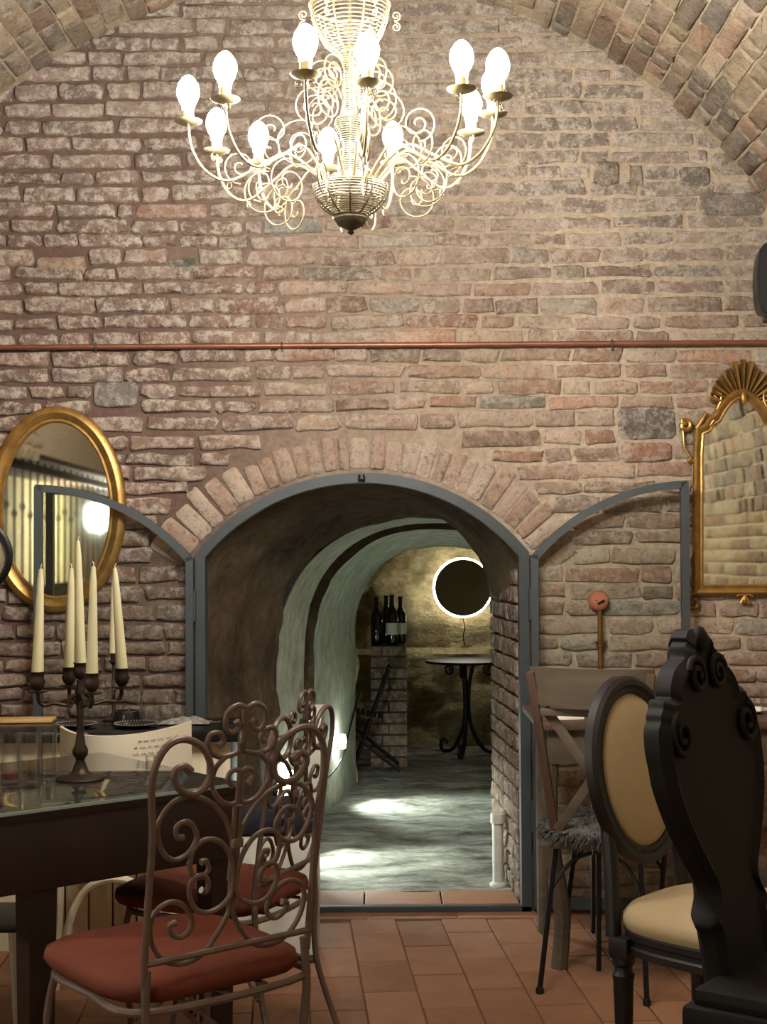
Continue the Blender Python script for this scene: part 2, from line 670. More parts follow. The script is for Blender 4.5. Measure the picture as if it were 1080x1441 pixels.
class Bricks:
    """collects bricks; the 300 that show largest become parts of their own, the rest one part"""
    def __init__(self):
        self.items = []

    def add(self, O, eu, ev, en, geo, col, w, h):
        self.items.append((Vector(O), Vector(eu), Vector(ev), Vector(en), geo, col, w, h))

    def flush(self, parent, mat, limit=300, name='brick'):
        sc = []
        for it in self.items:
            O, eu, ev, en, geo, col, w, h = it
            q = proj(O)
            a = 0.0
            if q and -25 < q[0] < 1105 and -15 < q[1] < 1450:
                t = (CAMPOS - O)
                dd = t.length
                a = w * h * abs(en.dot(t.normalized())) / (dd * dd) * FPX * FPX
                if a < 90:
                    a = 0.0
            sc.append(a)
        order = sorted(range(len(sc)), key=lambda i: -sc[i])
        single = set(i for i in order[:limit] if sc[i] > 0)
        rest = MB()
        for i, (O, eu, ev, en, geo, col, w, h) in enumerate(self.items):
            vs, fs = geo
            vv = [eu * a + ev * b + en * c for a, b, c in vs]
            if i in single:
                mb = MB()
                mb.add(vv, fs, col)
                edge_alpha(mb, 0, len(vv))
                me = mb.mesh(name, mat, smooth=60, fix=False)
                o = bpy.data.objects.new(name, me)
                COL.objects.link(o)
                o.parent = parent
                o.location = O - WL(parent)
            else:
                o0 = len(rest.v)
                rest.add([v + O for v in vv], fs, col)
                edge_alpha(rest, o0, len(vv))
        if rest.v:
            r = rest.build(name + '_field', mat, parent, smooth=60, world=True, fix=False)
            r['kind'] = 'stuff'
            r['label'] = 'the remaining smaller old bricks of the same masonry'


def lerp3(a, b, t):
    return tuple(x + (y - x) * t for x, y in zip(a, b))


PAL = [(188, 160, 138), (178, 148, 126), (200, 176, 152), (170, 150, 132), (190, 166, 144), (186, 148, 124), (170, 162, 146), (204, 184, 160), (176, 150, 132)]


def brick_col(rng, x, z):
    c = rng.choice(PAL)
    k = rng.uniform(0.88, 1.1)
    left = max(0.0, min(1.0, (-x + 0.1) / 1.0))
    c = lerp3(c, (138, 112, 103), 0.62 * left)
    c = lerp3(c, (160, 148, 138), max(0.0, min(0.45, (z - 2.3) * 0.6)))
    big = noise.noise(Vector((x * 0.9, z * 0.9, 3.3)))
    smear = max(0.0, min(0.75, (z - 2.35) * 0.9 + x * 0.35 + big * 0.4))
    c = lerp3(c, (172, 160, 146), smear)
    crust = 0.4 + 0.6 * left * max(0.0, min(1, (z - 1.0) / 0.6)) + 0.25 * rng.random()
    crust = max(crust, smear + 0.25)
    l = lin(tuple(min(255, v * k) for v in c))
    return l + (min(1.0, crust),), smear


# ---- brick end wall
wall = thing('wall_back', 'old brick end wall with an arched doorway in its middle', 'wall', (0, D, 0), kind='structure')
mb = MB()
NX = 90
xs = [-2.35 + 4.45 * i / NX for i in range(NX + 1)]
hw = AW + FW * 0.6
edges = [XC - hw, XC + hw]
xs = sorted([x for x in xs if all(abs(x - e) > 0.012 for e in edges)] + edges)


def hole_top(x):
    dx = min(abs(x - XC), hw - 1e-6)
    return AZ + math.sqrt(max(0.0, (AR + FW * 0.6) ** 2 - dx * dx))


for a, b in zip(xs[:-1], xs[1:]):
    mid = (a + b) / 2
    inside = abs(mid - XC) < hw
    z0a = hole_top(a) if inside else 0.0
    z0b = hole_top(b) if inside else 0.0
    mb.add([(a, D, z0a), (b, D, z0b), (b, D, 3.7), (a, D, 3.7)], [(0, 1, 2, 3)])
mb.build('mortar_bed', M['mortar'], wall, smooth=False, world=True)

special = [  # px box, colour, protrusion
    (132, 538, 194, 573, (142, 138, 130), 0.016),
    (869, 573, 950, 618, (124, 118, 110), 0.010),
    (373, 308, 455, 330, (160, 158, 150), 0.016),
    (240, 364, 275, 384, (114, 118, 106), 0.016),
    (876, 622, 945, 650, (176, 132, 112), 0.014),
    (52, 362, 122, 385, (178, 148, 124), 0.016),
    (192, 287, 291, 308, (176, 142, 124), 0.016),
    (836, 228, 872, 262, (150, 140, 122), 0.018),
    (958, 234, 996, 262, (138, 130, 120), 0.02),
    (885, 232, 905, 262, (160, 148, 128), 0.014),
    (985, 270, 1078, 304, (146, 136, 126), 0.012),
    (1000, 215, 1060, 246, (166, 154, 132), 0.014),
    (505, 300, 550, 322, (146, 116, 106), 0.014),
]
SPX = []
for (x0, y0, x1, y1, c, p) in special:
    a = at(x0, y1, D); b = at(x1, y0, D)
    SPX.append((a.x, a.z, b.x, b.z, c, p))

B = Bricks()
z = 0.012
k = 0
while z < 3.62:
    h = RNG.uniform(0.058, 0.072)
    z1 = z + h
    zm = (z + z1) / 2
    vh = VR * VR - (zm - VZ) ** 2 if zm > VZ else VR * VR
    half_v = math.sqrt(max(0.0, vh)) + 0.06
    segs = [(max(-1.72, VX - half_v), min(1.72, VX + half_v))]
    excl = []
    zlo = AZ + R_EX * math.cos(math.radians(58))
    if z < AZ + R_EX + VOUS:
        if zm > zlo:
            ro = R_EX + VOUS + 0.008
            zq = z - AZ
            hh = math.sqrt(max(0.0, ro * ro - zq * zq))
            hh = min(hh, AW + FW + 0.17)
        else:
            hh = AW + FW + 0.006
        excl.append((XC - hh, XC + hh))
    for (sx0, sz0, sx1, sz1, c, p) in SPX:
        if sz0 < zm < sz1 or (abs((sz0 + sz1) / 2 - zm) < h / 2):
            excl.append((sx0 - 0.006, sx1 + 0.006))
    out = []
    for s0, s1 in segs:
        cur = [(s0, s1)]
        for e0, e1 in excl:
            nxt = []
            for a, b in cur:
                if e1 <= a or e0 >= b:
                    nxt.append((a, b))
                else:
                    if e0 - a > 0.035: nxt.append((a, e0))
                    if b - e1 > 0.035: nxt.append((e1, b))
            cur = nxt
        out += cur
    for a, b in out:
        x = a - (RNG.uniform(0, 0.12) if a == segs[0][0] else 0)
        while x < b - 0.03:
            L = RNG.choice([0.125, 0.14, 0.2, 0.24, 0.27, 0.29, 0.3, 0.17]) * RNG.uniform(0.9, 1.1)
            if b - (x + L) < 0.06:
                L = b - x
            j = RNG.uniform(0.008, 0.016)
            w = max(0.03, L - j)
            xm = x + L / 2
            wav = 0.006 * math.sin(xm * 1.9 + k * 0.45) + 0.003 * math.sin(xm * 5 + k * 1.3)
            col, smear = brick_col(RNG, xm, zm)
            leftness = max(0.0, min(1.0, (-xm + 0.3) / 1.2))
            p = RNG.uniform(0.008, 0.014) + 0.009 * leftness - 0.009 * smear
            hb = h - RNG.uniform(0.008, 0.013)
            geo = brick_geo(RNG, w, hb * RNG.uniform(0.9, 1.04), p, 0.0075)
            tilt = RNG.uniform(-0.012, 0.012)
            eu = Vector((math.cos(tilt), 0, math.sin(tilt)))
            ev = Vector((-math.sin(tilt), 0, math.cos(tilt)))
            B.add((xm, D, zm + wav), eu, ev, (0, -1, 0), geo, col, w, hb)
            x += L
    z = z1
    k += 1
for (sx0, sz0, sx1, sz1, c, p) in SPX:
    geo = brick_geo(RNG, sx1 - sx0, sz1 - sz0, p, 0.006)
    B.add(((sx0 + sx1) / 2, D, (sz0 + sz1) / 2), (1, 0, 0), (0, 0, 1), (0, -1, 0), geo, lin(c) + (0.6,), sx1 - sx0, sz1 - sz0)
B.flush(wall, M['brick'])

# ---- ring of radial bricks over the doorway
arch = thing('trim_1', 'ring of radial bricks set over the arched doorway', 'brick arch', (XC, D, AZ), kind='structure')
B = Bricks()
amax = math.radians(57)
a = -amax
while a < amax - 0.02:
    wd = RNG.choice([0.052, 0.06, 0.066, 0.075])
    da = wd / (R_EX + 0.06)
    am = a + da / 2
    ln = VOUS * RNG.uniform(0.78, 1.0) + (0.03 if abs(am) > 0.6 else 0)
    rm = R_EX + 0.004 + ln / 2
    ev = Vector((math.sin(am), 0, math.cos(am)))
    eu = Vector((math.cos(am), 0, -math.sin(am)))
    c = RNG.choice([(200, 176, 156), (194, 168, 148), (206, 186, 166), (188, 160, 140)])
    geo = brick_geo(RNG, wd - 0.006, ln, RNG.uniform(0.006, 0.012), 0.0045)
    B.add((XC + rm * math.sin(am), D, AZ + rm * math.cos(am)), eu, ev, (0, -1, 0), geo, lin(c) + (0.4,), wd, ln)
    a += da
B.flush(arch, M['brick'])

# ---- barrel vault
ceil = thing('ceiling', 'brick barrel vault over the room', 'ceiling', (VX, 1.5, VZ + VR), kind='structure')
TH0, TH1 = 0.0, PI - math.asin((ALC_Z - VZ) / VR)
mb = MB()
rows = []
for i in range(65):
    t = TH0 + (TH1 - TH0) * i / 64
    rows.append([(VX + VR * math.cos(t), y, VZ + VR * math.sin(t)) for y in (YB, 0.0, 3.0, D + 0.02)])
mb.grid(rows)
mb.build('mortar_bed', M['vault_mortar'], ceil, smooth=True, world=True)
B = Bricks()
VPAL = [(178, 162, 142), (166, 150, 132), (188, 168, 140), (168, 138, 118), (156, 146, 136), (192, 174, 144), (162, 154, 144), (178, 144, 122)]
s = 0.0
arc = (TH1 - TH0) * VR
while s < arc:
    ch = RNG.uniform(0.072, 0.088)
    t = TH0 + (s + ch / 2) / VR
    en = Vector((-math.cos(t), 0, -math.sin(t)))
    ev = Vector((0, 1, 0))
    eu = ev.cross(en)
    y = D + RNG.uniform(-0.1, 0.05)
    while y > 2.0:
        L = RNG.choice([0.09, 0.11, 0.13, 0.2, 0.24]) * RNG.uniform(0.9, 1.1)
        g = RNG.uniform(0.004, 0.009)
        w, h = ch - g, L - g
        c = lerp3(RNG.choice(VPAL), (178, 160, 136), 0.35)
        kk = RNG.uniform(0.85, 1.12)
        col = lin(tuple(min(255, v * kk) for v in c)) + (RNG.uniform(0.1, 0.6),)
        geo = brick_geo(RNG, w, h, RNG.uniform(0.004, 0.013), 0.005, (0.03, 0.12), 0.005)
        B.add((VX + VR * math.cos(t), y - L / 2, VZ + VR * math.sin(t)), eu, ev, en, geo, col, w, h)
        y -= L
    s += ch
B.flush(ceil, M['vault_brick'])

# ---- right wall (seen in the ornate mirror), left wall with alcove, rear wall
wr = thing('wall_right', 'brick side wall on the right', 'wall', (VX + VR, 1.5, 0), kind='structure')
mb = MB()
X1 = VX + VR
mb.add([(X1, YB, 0), (X1, D, 0), (X1, D, VZ), (X1, YB, VZ)], [(0, 1, 2, 3)])
mb.build('mortar_bed', M['vault_mortar'], wr, smooth=False, world=True)
B = Bricks()
z = 0.7
while z < 1.54:
    h = 0.066
    y = 2.0
    while y < 5.3:
        L = RNG.choice([0.13, 0.2, 0.26, 0.28])
        c = RNG.choice([(196, 176, 140), (184, 160, 124), (172, 140, 110), (200, 184, 150), (160, 130, 110)])
        B.add((X1, y + L / 2, z + h / 2), (0, -1, 0), (0, 0, 1), (-1, 0, 0), brick_geo(RNG, L - 0.012, h - 0.012, 0.01, 0.004), lin(c) + (0.4,), L, h)
        y += L
    z += h
B.flush(wr, M['vault_brick'])
wl = thing('wall_left', 'left side wall with a deep alcove', 'wall', (-2.2, 1.0, 0), kind='structure')
XL = VX + VR * math.cos(TH1)
mb = MB()
mb.add([(XL, 3.3, 0), (XL, D, 0), (XL, D, ALC_Z), (XL, 3.3, ALC_Z)], [(0, 1, 2, 3)])
mb.add([(XL, 3.3, 0), (-3.0, 3.3, 0), (-3.0, 3.3, ALC_Z), (XL, 3.3, ALC_Z)], [(0, 1, 2, 3)])
mb.add([(-3.0, YB, ALC_Z), (XL, YB, ALC_Z), (XL, 3.3, ALC_Z), (-3.0, 3.3, ALC_Z)], [(0, 1, 2, 3)])
mb.build('plaster_face', M['rear'], wl, smooth=False, world=True)
mb = MB()
mb.add([(-3.0, YB, 0), (-3.0, 3.3, 0), (-3.0, 3.3, ALC_Z), (-3.0, YB, ALC_Z)], [(0, 1, 2, 3)])
mb.build('stone_face', M['cream_stone'], wl, smooth=False, world=True)
wre = MB()
wre.add([(-3.5, YB, 0), (X1, YB, 0), (X1, YB, 3.7), (-3.5, YB, 3.7)], [(0, 1, 2, 3)])
tag(wre.build('wall_rear', M['rear'], None, smooth=False), 'plain masonry wall behind the camera', 'wall', kind='structure')

# ---- floor with terracotta tiles
fl = thing('floor', 'terracotta tiled floor of the room', 'floor', (0, 2.0, 0), kind='structure')
mb = MB()
mb.add([(-3.5, YB, -0.006), (2.0, YB, -0.006), (2.0, D + 0.03, -0.006), (-3.5, D + 0.03, -0.006)], [(0, 1, 2, 3)])
mb.build('joint_bed', M['floor_joint'], fl, smooth=False, world=True)
TWD, TLN = 0.168, 0.335
tm = MB()
tm.box((0, 0, -0.009), (TWD - 0.006, TLN - 0.006, 0.018), 0.002)
tile_me = tm.mesh('tile', M['tile'], smooth=False)
ang = math.radians(4.0)
ca, sa = math.cos(ang), math.sin(ang)
for i in range(-14, 15):
    for j in range(-7, 4):
        u = i * TWD
        v = j * TLN + (0.5 * TLN if i % 2 else 0.0)
        x = u * ca - v * sa
        y = 4.6 + u * sa + v * ca
        if y > D - 0.13 or y < 2.6 or abs(x) > 1.7:
            continue
        o = bpy.data.objects.new('tile', tile_me)
        COL.objects.link(o)
        o.parent = fl
        o.location = (x, y - 2.0, RNG.uniform(-0.0012, 0.0012))
        o.rotation_euler = (RNG.uniform(-.003, .003), RNG.uniform(-.003, .003), ang + RNG.uniform(-.004, .004))
# border row along the threshold
bm_ = MB()
bm_.box((0, 0, -0.009), (TLN - 0.006, 0.15, 0.018), 0.002)
bme = bm_.mesh('tile', M['tile'], smooth=False)
for i in range(-6, 6):
    o = bpy.data.objects.new('tile', bme)
    COL.objects.link(o)
    o.parent = fl
    o.location = (i * TLN + 0.1, D - 0.062 - 2.0, RNG.uniform(0.0, 0.002))

# ---- passage behind the door
pas = thing('wall_passage', 'rough vaulted passage running back behind the doorway', 'passage wall', (XC, 6.0, 0), kind='structure')


def section(d, L, Rr, c, sp, ap, e=2.2, n=36, nw=14, rough=0.0, seed=0.0):
    pts = []
    for i in range(nw):
        pts.append((L, sp * i / nw))
    for i in range(n + 1):
        t = PI - PI * i / n
        ct, st = math.cos(t), math.sin(t)
        aa = (c - L) if ct < 0 else (Rr - c)
        x = c + aa * math.copysign(abs(ct) ** (2 / e), ct)
        zz = sp + (ap - sp) * abs(st) ** (2 / e)
        pts.append((x, zz))
    for i in range(nw):
        pts.append((Rr, sp * (nw - 1 - i) / nw))
    out = []
    for (x, zz) in pts:
        if rough:
            dn = noise.fractal(Vector((x * 3 + seed, d * 3, zz * 3)), 0.8, 2.0, 5) * rough
            x += dn * (1 if x < c else -1)
            zz += dn * 0.5 if zz > 0.05 else 0
        out.append((x, d, zz))
    return out


def door_section(d, n=36, nw=14):
    w = AW + 0.01
    pts = []
    for i in range(nw):
        pts.append((XC - w, d, ZS * i / nw))
    am = math.asin(AW / AR)
    for i in range(n + 1):
        t = -am + 2 * am * i / n
        pts.append((XC + (AR + 0.01) * math.sin(t), d, AZ + (AR + 0.01) * math.cos(t)))
    for i in range(nw):
        pts.append((XC + w, d, ZS * (nw - 1 - i) / nw))
    return pts


def mixrow(a, b, t, rough, seed=0.0):
    out = []
    for p, q in zip(a, b):
        v = Vector(p).lerp(Vector(q), t)
        if rough:
            dn = noise.fractal(Vector((v.x * 4 + seed, v.y * 4, v.z * 4)), 0.8, 2.0, 5) * rough
            v.x += dn * (1 if v.x < 0 else -0.5)
            if v.z > 0.1:
                v.z -= abs(dn) * 0.5
        out.append(tuple(v))
    return out


xr1 = (692 - 540) / FPX * 6.2
S0 = door_section(D)
S1 = section(6.2, -0.47, xr1 + 0.012, 0.2, 0.86, 1.515, 2.35)
rows = [mixrow(S0, S1, i / 14, 0.035 if 0 < i else 0.0) for i in range(15)]
mb = MB(); mb.grid(rows)
mb.build('rough_lining', M['rock'], pas, smooth=60, world=True)
# limewashed ribs further in
def loft(secs, name, mat, rough, steps=8, seed=0.0):
    rows = []
    for a, b in zip(secs[:-1], secs[1:]):
        for i in range(steps):
            rows.append(mixrow(a, b, i / steps, rough, seed))
    rows.append(mixrow(secs[-1], secs[-1], 0, rough, seed))
    m_ = MB(); m_.grid(rows)
    return m_.build(name, mat, pas, smooth=60, world=True)


R1a = section(6.2, -0.47, 0.95, 0.215, 0.86, 1.515, 2.35)
R1b = section(6.8, -0.385, 1.0, 0.25, 0.86, 1.50, 2.35)
G1 = section(6.82, -0.43, 1.05, 0.25, 0.86, 1.56, 2.35)
G2 = section(7.02, -0.41, 1.05, 0.25, 0.86, 1.55, 2.35)
R2a = section(7.03, -0.352, 1.0, 0.25, 0.82, 1.475, 2.35)
R2b = section(8.36, -0.17, 1.0, 0.32, 0.84, 1.395, 2.4)
R3 = section(8.38, -0.30, 1.25, 0.45, 0.9, 1.75, 2.4)
R4 = section(10.1, -0.30, 1.3, 0.5, 0.9, 1.85, 2.4)
loft([R1a, R1b], 'limewashed_rib', M['plaster'], 0.006)
loft([R1b, G1, G2, R2a], 'groove', M['rock'], 0.012, 4)
loft([R2a, R2b], 'limewashed_rib', M['plaster'], 0.006)
loft([R2b, R3, R4], 'rough_chamber', M['cave'], 0.05, 10)
# end of the right jamb, turning outward into the passage
mb = MB()
rows = []
for a, b in zip(S1, R1a):
    rows.append([a, tuple((Vector(a) + Vector(b)) / 2 + Vector((0, 0.02, 0))), b])
mb.grid(rows)
mb.build('jamb_return', M['rock'], pas, smooth=60, world=True)
# back wall of rough tuff
rows = []
for i in range(50):
    zz = 2.0 * i / 49
    r = []
    for j in range(50):
        x = -0.5 + 2.0 * j / 49
        dn = noise.fractal(Vector((x * 3, zz * 4.2, 7.7)), 0.7, 2.0, 6) * 0.07
        ledge = 0.10 if zz < 0.66 else 0.0
        r.append((x, 10.05 - dn - ledge, zz))
    rows.append(r)
mb = MB(); mb.grid(rows)
mb.build('tuff_face', M['cave'], pas, smooth=60, world=True)
# right jamb bricks
B = Bricks()
xa, xb = XC + AW + 0.008, xr1
for k in range(18):
    z0 = 0.02 + k * 0.071
    y = D + 0.02
    for L in ([0.24, 0.13, 0.25, 0.1] if k % 2 else [0.12, 0.26, 0.12, 0.22]):
        ym = y + L / 2
        if ym > 6.15: break
        t = (ym - D) / (6.2 - D)
        xm = xa + (xb - xa) * t - 0.004
        c = RNG.choice([(140, 116, 100), (130, 104, 88), (152, 130, 112), (124, 108, 96)])
        eu = Vector((xa - xb, -(6.2 - D), 0)).normalized()
        en = Vector((0, 0, 1)).cross(eu) * -1
        B.add((xm, ym, z0 + 0.035), eu, (0, 0, 1), eu.cross(Vector((0, 0, 1))), brick_geo(RNG, L - 0.010, 0.061, 0.008, 0.004, (0.03, 0.12), 0.004), lin(c) + (0.5,), L, 0.06)
        y += L
B.flush(pas, M['brick'])
# passage floor
mb = MB()
rows = []
for i in range(70):
    y = 5.66 + (10.15 - 5.66) * i / 69
    r = []
    for j in range(40):
        x = -0.8 + 2.2 * j / 39
        r.append((x, y, 0.016 + noise.fractal(Vector((x * 3, y * 5, 1.1)), 0.8, 2.0, 5) * 0.016))
    rows.append(r)
mb.grid(rows)
tag(mb.build('floor_passage', M['passage_floor'], None, smooth=60), 'worn pale stone floor of the passage', 'floor', kind='structure')
# threshold of terracotta tiles
th = thing('trim_2', 'terracotta threshold under the arched doorway', 'threshold', (XC, D + 0.12, 0), kind='structure')
for i in range(4):
    m_ = MB()
    w = 2 * AW / 4
    m_.box((XC - AW + w * (i + 0.5), D + 0.125, 0.0), (w - 0.006, 0.225, 0.036), 0.003)
    m_.build('tile', M['tile'], th, smooth=False, world=True)

# ---- steel door frame and two glazed leaves
fr = thing('trim_3', 'grey steel frame lining the arched doorway', 'door frame', (XC, D, 0), kind='structure')


def arch_path(off, z0, n=40):
    w = AW + off
    am = math.asin(min(0.999, w / (AR + off)))
    pts = [(XC - w, z0)]
    for i in range(n + 1):
        t = -am + 2 * am * i / n
        pts.append((XC + (AR + off) * math.sin(t), AZ + (AR + off) * math.cos(t)))
    pts.append((XC + w, z0))
    return pts


def band(mb, inner, outer, y0, y1):
    n = len(inner)
    vs = []
    for (p, q) in zip(inner, outer):
        vs += [(p[0], y0, p[1]), (q[0], y0, q[1]), (q[0], y1, q[1]), (p[0], y1, p[1])]
    fs = []
    for i in range(n - 1):
        for a in range(4):
            b = (a + 1) % 4
            fs.append((i * 4 + a, i * 4 + b, (i + 1) * 4 + b, (i + 1) * 4 + a))
    fs.append((3, 2, 1, 0))
    e = (n - 1) * 4
    fs.append((e, e + 1, e + 2, e + 3))
    mb.add(vs, fs)


mb = MB()
band(mb, arch_path(0.0, 0.0), arch_path(FW, 0.0), D - 0.05, D + 0.03)
mb.build('arched_bar', M['steel'], fr, smooth=30, world=True)
mb = MB()
mb.box((XC, D - 0.03, 0.011), (2 * AW + 2 * FW, 0.04, 0.024), 0.003)
mb.build('sill_bar', M['steel'], fr, smooth=30, world=True)
mb = MB()
hk = [(XC, D - 0.05, pt.z + 0.012), (XC - 0.008, D - 0.062, pt.z + 0.006), (XC - 0.010, D - 0.065, pt.z + 0.018), (XC - 0.007, D - 0.065, pt.z + 0.03)]
mb.tube(crom(hk, 5), 0.004, 6)
hk2 = [(2 * XC - p[0], p[1], p[2]) for p in hk]
mb.tube(crom(hk2, 5), 0.004, 6)
mb.build('catch', M['black_iron'], fr, world=True)
for sgn in (-1, 1):
    mb = MB()
    for zz in (0.3, 1.1):
        mb.tube([(XC + sgn * (AW + FW + 0.004), D - 0.058, zz), (XC + sgn * (AW + FW + 0.004), D - 0.058, zz + 0.12)], 0.009, 10)
    mb.build('hinge', M['steel'], fr, world=True)


def leaf(name, label, sgn, ang):
    """leaf swung open about its hinge; local x runs from hinge (0) to the meeting stile (W)"""
    hx = XC + sgn * (AW + FW + 0.004)
    t = thing(name, label, 'glass door', (hx, D - 0.062, 0), kind='structure')
    W = AW - 0.006
    bw = 0.028
    ca_, sa_ = math.cos(ang), math.sin(ang)

    def P(x, h, zz):
        return (sgn * (x * ca_) - 0 * h, -x * sa_ - h * ca_, zz)

    def top(x, off):
        dx = AW - x
        return AZ + math.sqrt((AR - off) ** 2 - min(dx, AW) ** 2)
    n = 26
    x_in0, x_in1 = bw, W - bw
    # curved head, stiles and bottom rail as parts of their own
    mb = MB()
    inner = []; outer = []
    for i in range(n + 1):
        x = W * i / n
        outer.append((x, top(x, 0.004)))
        xi = x_in0 + (x_in1 - x_in0) * i / n
        inner.append((xi, top(xi, 0.004 + bw)))
    vs = []
    for p, q in zip(inner, outer):
        vs += [P(p[0], 0.018, p[1]), P(q[0], 0.018, q[1]), P(q[0], -0.018, q[1]), P(p[0], -0.018, p[1])]
    fs = []
    for i in range(n):
        for a in range(4):
            b = (a + 1) % 4
            fs.append((i * 4 + a, i * 4 + b, (i + 1) * 4 + b, (i + 1) * 4 + a))
    fs += [(3, 2, 1, 0), (n * 4, n * 4 + 1, n * 4 + 2, n * 4 + 3)]
    mb.add(vs, fs)
    mb.build('curved_head', M['steel'], t, smooth=30)
    for (xa_, xb_, zb_) in ((0, bw, top(bw * 0.5, 0.01)), (W - bw, W, top(W - bw * 0.5, 0.01))):
        mb = MB()
        q = [(xa_, 0.02), (xb_, 0.02), (xb_, zb_), (xa_, zb_)]
        mb.prism(q, lambda p: P(p[0], 0.018, p[1]), lambda p: P(p[0], -0.018, p[1]))
        mb.build('stile', M['steel'], t, smooth=30)
    mb = MB()
    q = [(bw, 0.02), (W - bw, 0.02), (W - bw, 0.06), (bw, 0.06)]
    mb.prism(q, lambda p: P(p[0], 0.018, p[1]), lambda p: P(p[0], -0.018, p[1]))
    mb.build('bottom_rail', M['steel'], t, smooth=30)
    poly = [(bw * 0.8, 0.05), (W - bw * 0.8, 0.05)]
    for i in range(n, -1, -1):
        xi = bw * 0.8 + (W - 1.6 * bw) * i / n
        poly.append((xi, top(xi, 0.004 + bw * 0.8)))
    mb = MB()
    mb.add([P(p[0], 0.0, p[1]) for p in poly], [tuple(range(len(poly)))])
    mb.build('pane', M['pane'], t, smooth=False)
    return t


leaf('door_1', 'left glazed steel door leaf folded back against the wall by the oval mirror', -1, math.radians(6))
leaf('door_2', 'right glazed steel door leaf folded back beside the ornate gilt mirror', 1, math.radians(6))

# ---- copper pipe along the wall
pp = thing('copper_pipe', 'thin copper pipe running across the whole brick wall above the doorway', 'pipe', at(540, 485, D - 0.03))
a = at(-20, 489, D - 0.03); b = at(1100, 482, D - 0.03)
mb = MB(); mb.tube([a + (b - a) * i / 10 for i in range(11)], 0.0105, 12)
mb.build('tube', M['copper'], pp, world=True)
for px in (135, 397, 862):
    t = (px + 20) / 1120
    c = a + (b - a) * t
    mb = MB()
    mb.tube([c + Vector((0, 0.0125 * math.cos(q), 0.0125 * math.sin(q))) for q in [2 * PI * i / 12 for i in range(12)]], 0.004, 6, closed=True)
    mb.tube([c + Vector((0, 0, -0.012)), c + Vector((0, 0.0, -0.022)), c + Vector((0, 0.03, -0.022))], 0.003, 6)
    mb.build('clip', M['dark_metal'], pp, world=True)

# ------------------------------------------------------------------ chandelier
CHX, CHY, DZ = -0.072, 3.28, 2.345       # axis and height of the drip dishes
ch = thing('chandelier', 'cream wirework chandelier with twelve lit bulbs hanging from the vault', 'chandelier', (CHX, CHY, 0))


def coil(mb, prof, turns, r=0.0017, n=5, per=22):
    """wire wound into a profile of (radius, z)"""
    pts = []
    tot = turns * per
    L = [0.0]
    for (a, b) in zip(prof[:-1], prof[1:]):
        L.append(L[-1] + math.hypot(b[0] - a[0], b[1] - a[1]))
    for i in range(tot + 1):
        s = L[-1] * i / tot
        q = 0
        while q < len(L) - 2 and L[q + 1] < s:
            q += 1
        t = (s - L[q]) / max(1e-9, L[q + 1] - L[q])
        rr = prof[q][0] + (prof[q + 1][0] - prof[q][0]) * t
        zz = prof[q][1] + (prof[q + 1][1] - prof[q][1]) * t
        a = 2 * PI * i / per
        pts.append((rr * math.cos(a), rr * math.sin(a), zz))
    mb.tube(pts, r, n)


def ribs(mb, prof, k, r=0.0024, dr=0.001):
    sm = crom([(a, 0, b) for a, b in prof], 4)
    for i in range(k):
        a = 2 * PI * (i + 0.5) / k
        mb.tube([((p.x + dr) * math.cos(a), (p.x + dr) * math.sin(a), p.z) for p in sm], r, 5)


def zpx(y):
    return DZ + (166 - y) / 608.0


bowl_top = [(0.022, zpx(64)), (0.034, zpx(57)), (0.058, zpx(47)), (0.078, zpx(30)), (0.089, zpx(12)), (0.093, zpx(-8))]
mb = MB(); coil(mb, bowl_top, 16)
bk = mb.build('upper_basket', M['column_metal'], ch)
mb = MB(); ribs(mb, bowl_top, 8)
mb.tube([(0.094 * math.cos(2 * PI * i / 32), 0.094 * math.sin(2 * PI * i / 32), zpx(-8)) for i in range(32)], 0.003, 6, closed=True)
mb.build('basket_ribs', M['column_metal'], bk)
for k in range(6):
    a = k * PI / 3 + 0.05
    mb = MB()
    pts = [(0.108 - 0.0 + x, z_) for x, z_ in spiral(0, zpx(6), 0.003, 0.012, PI * 2.2, -1.4, 22)]
    pts += [(0.108 + x, z_) for x, z_ in spiral(0, zpx(22), 0.011, 0.003, PI / 2, -1.4, 22)]
    mb.tube([(r_ * math.cos(a), r_ * math.sin(a), z_) for r_, z_ in pts], 0.0016, 5)
    mb.build('basket_curl', M['cream_metal'], bk)
col_prof = [(0.024, zpx(64)), (0.014, zpx(80)), (0.012, zpx(130)), (0.017, zpx(146)), (0.034, zpx(156)), (0.037, zpx(163)), (0.026, zpx(176)), (0.017, zpx(188)), (0.017, zpx(206)), (0.024, zpx(216)), (0.030, zpx(232)), (0.046, zpx(243))]
mb = MB()
coil(mb, col_prof, 62, 0.0019)
ribs(mb, col_prof, 6, 0.002)
mb.tube([(0, 0, zpx(70)), (0, 0, zpx(240))], 0.009, 8)
mb.build('wirework_column', M['column_metal'], ch)
bowl = [(0.046, zpx(243)), (0.084, zpx(250)), (0.088, zpx(258)), (0.080, zpx(270)), (0.062, zpx(282)), (0.036, zpx(292))]
mb = MB(); coil(mb, bowl, 20, 0.0017)
lb = mb.build('lower_basket', M['cream_metal'], ch)
mb = MB(); ribs(mb, bowl, 10, 0.0022); mb.build('basket_ribs', M['dark_metal'], lb)
mb = MB(); mb.lathe([(0.0, zpx(290)), (0.038, zpx(291)), (0.040, zpx(297)), (0.030, zpx(306)), (0.012, zpx(311)), (0.006, zpx(313)), (0.008, zpx(317)), (0.0, zpx(320))], n=20)
mb.build('finial', M['dark_metal'], ch)
mb = MB(); mb.tube([(0, 0, zpx(64)), (0, 0, VZ + math.sqrt(VR ** 2 - (CHX - VX) ** 2) - 0.012)], 0.005, 8)
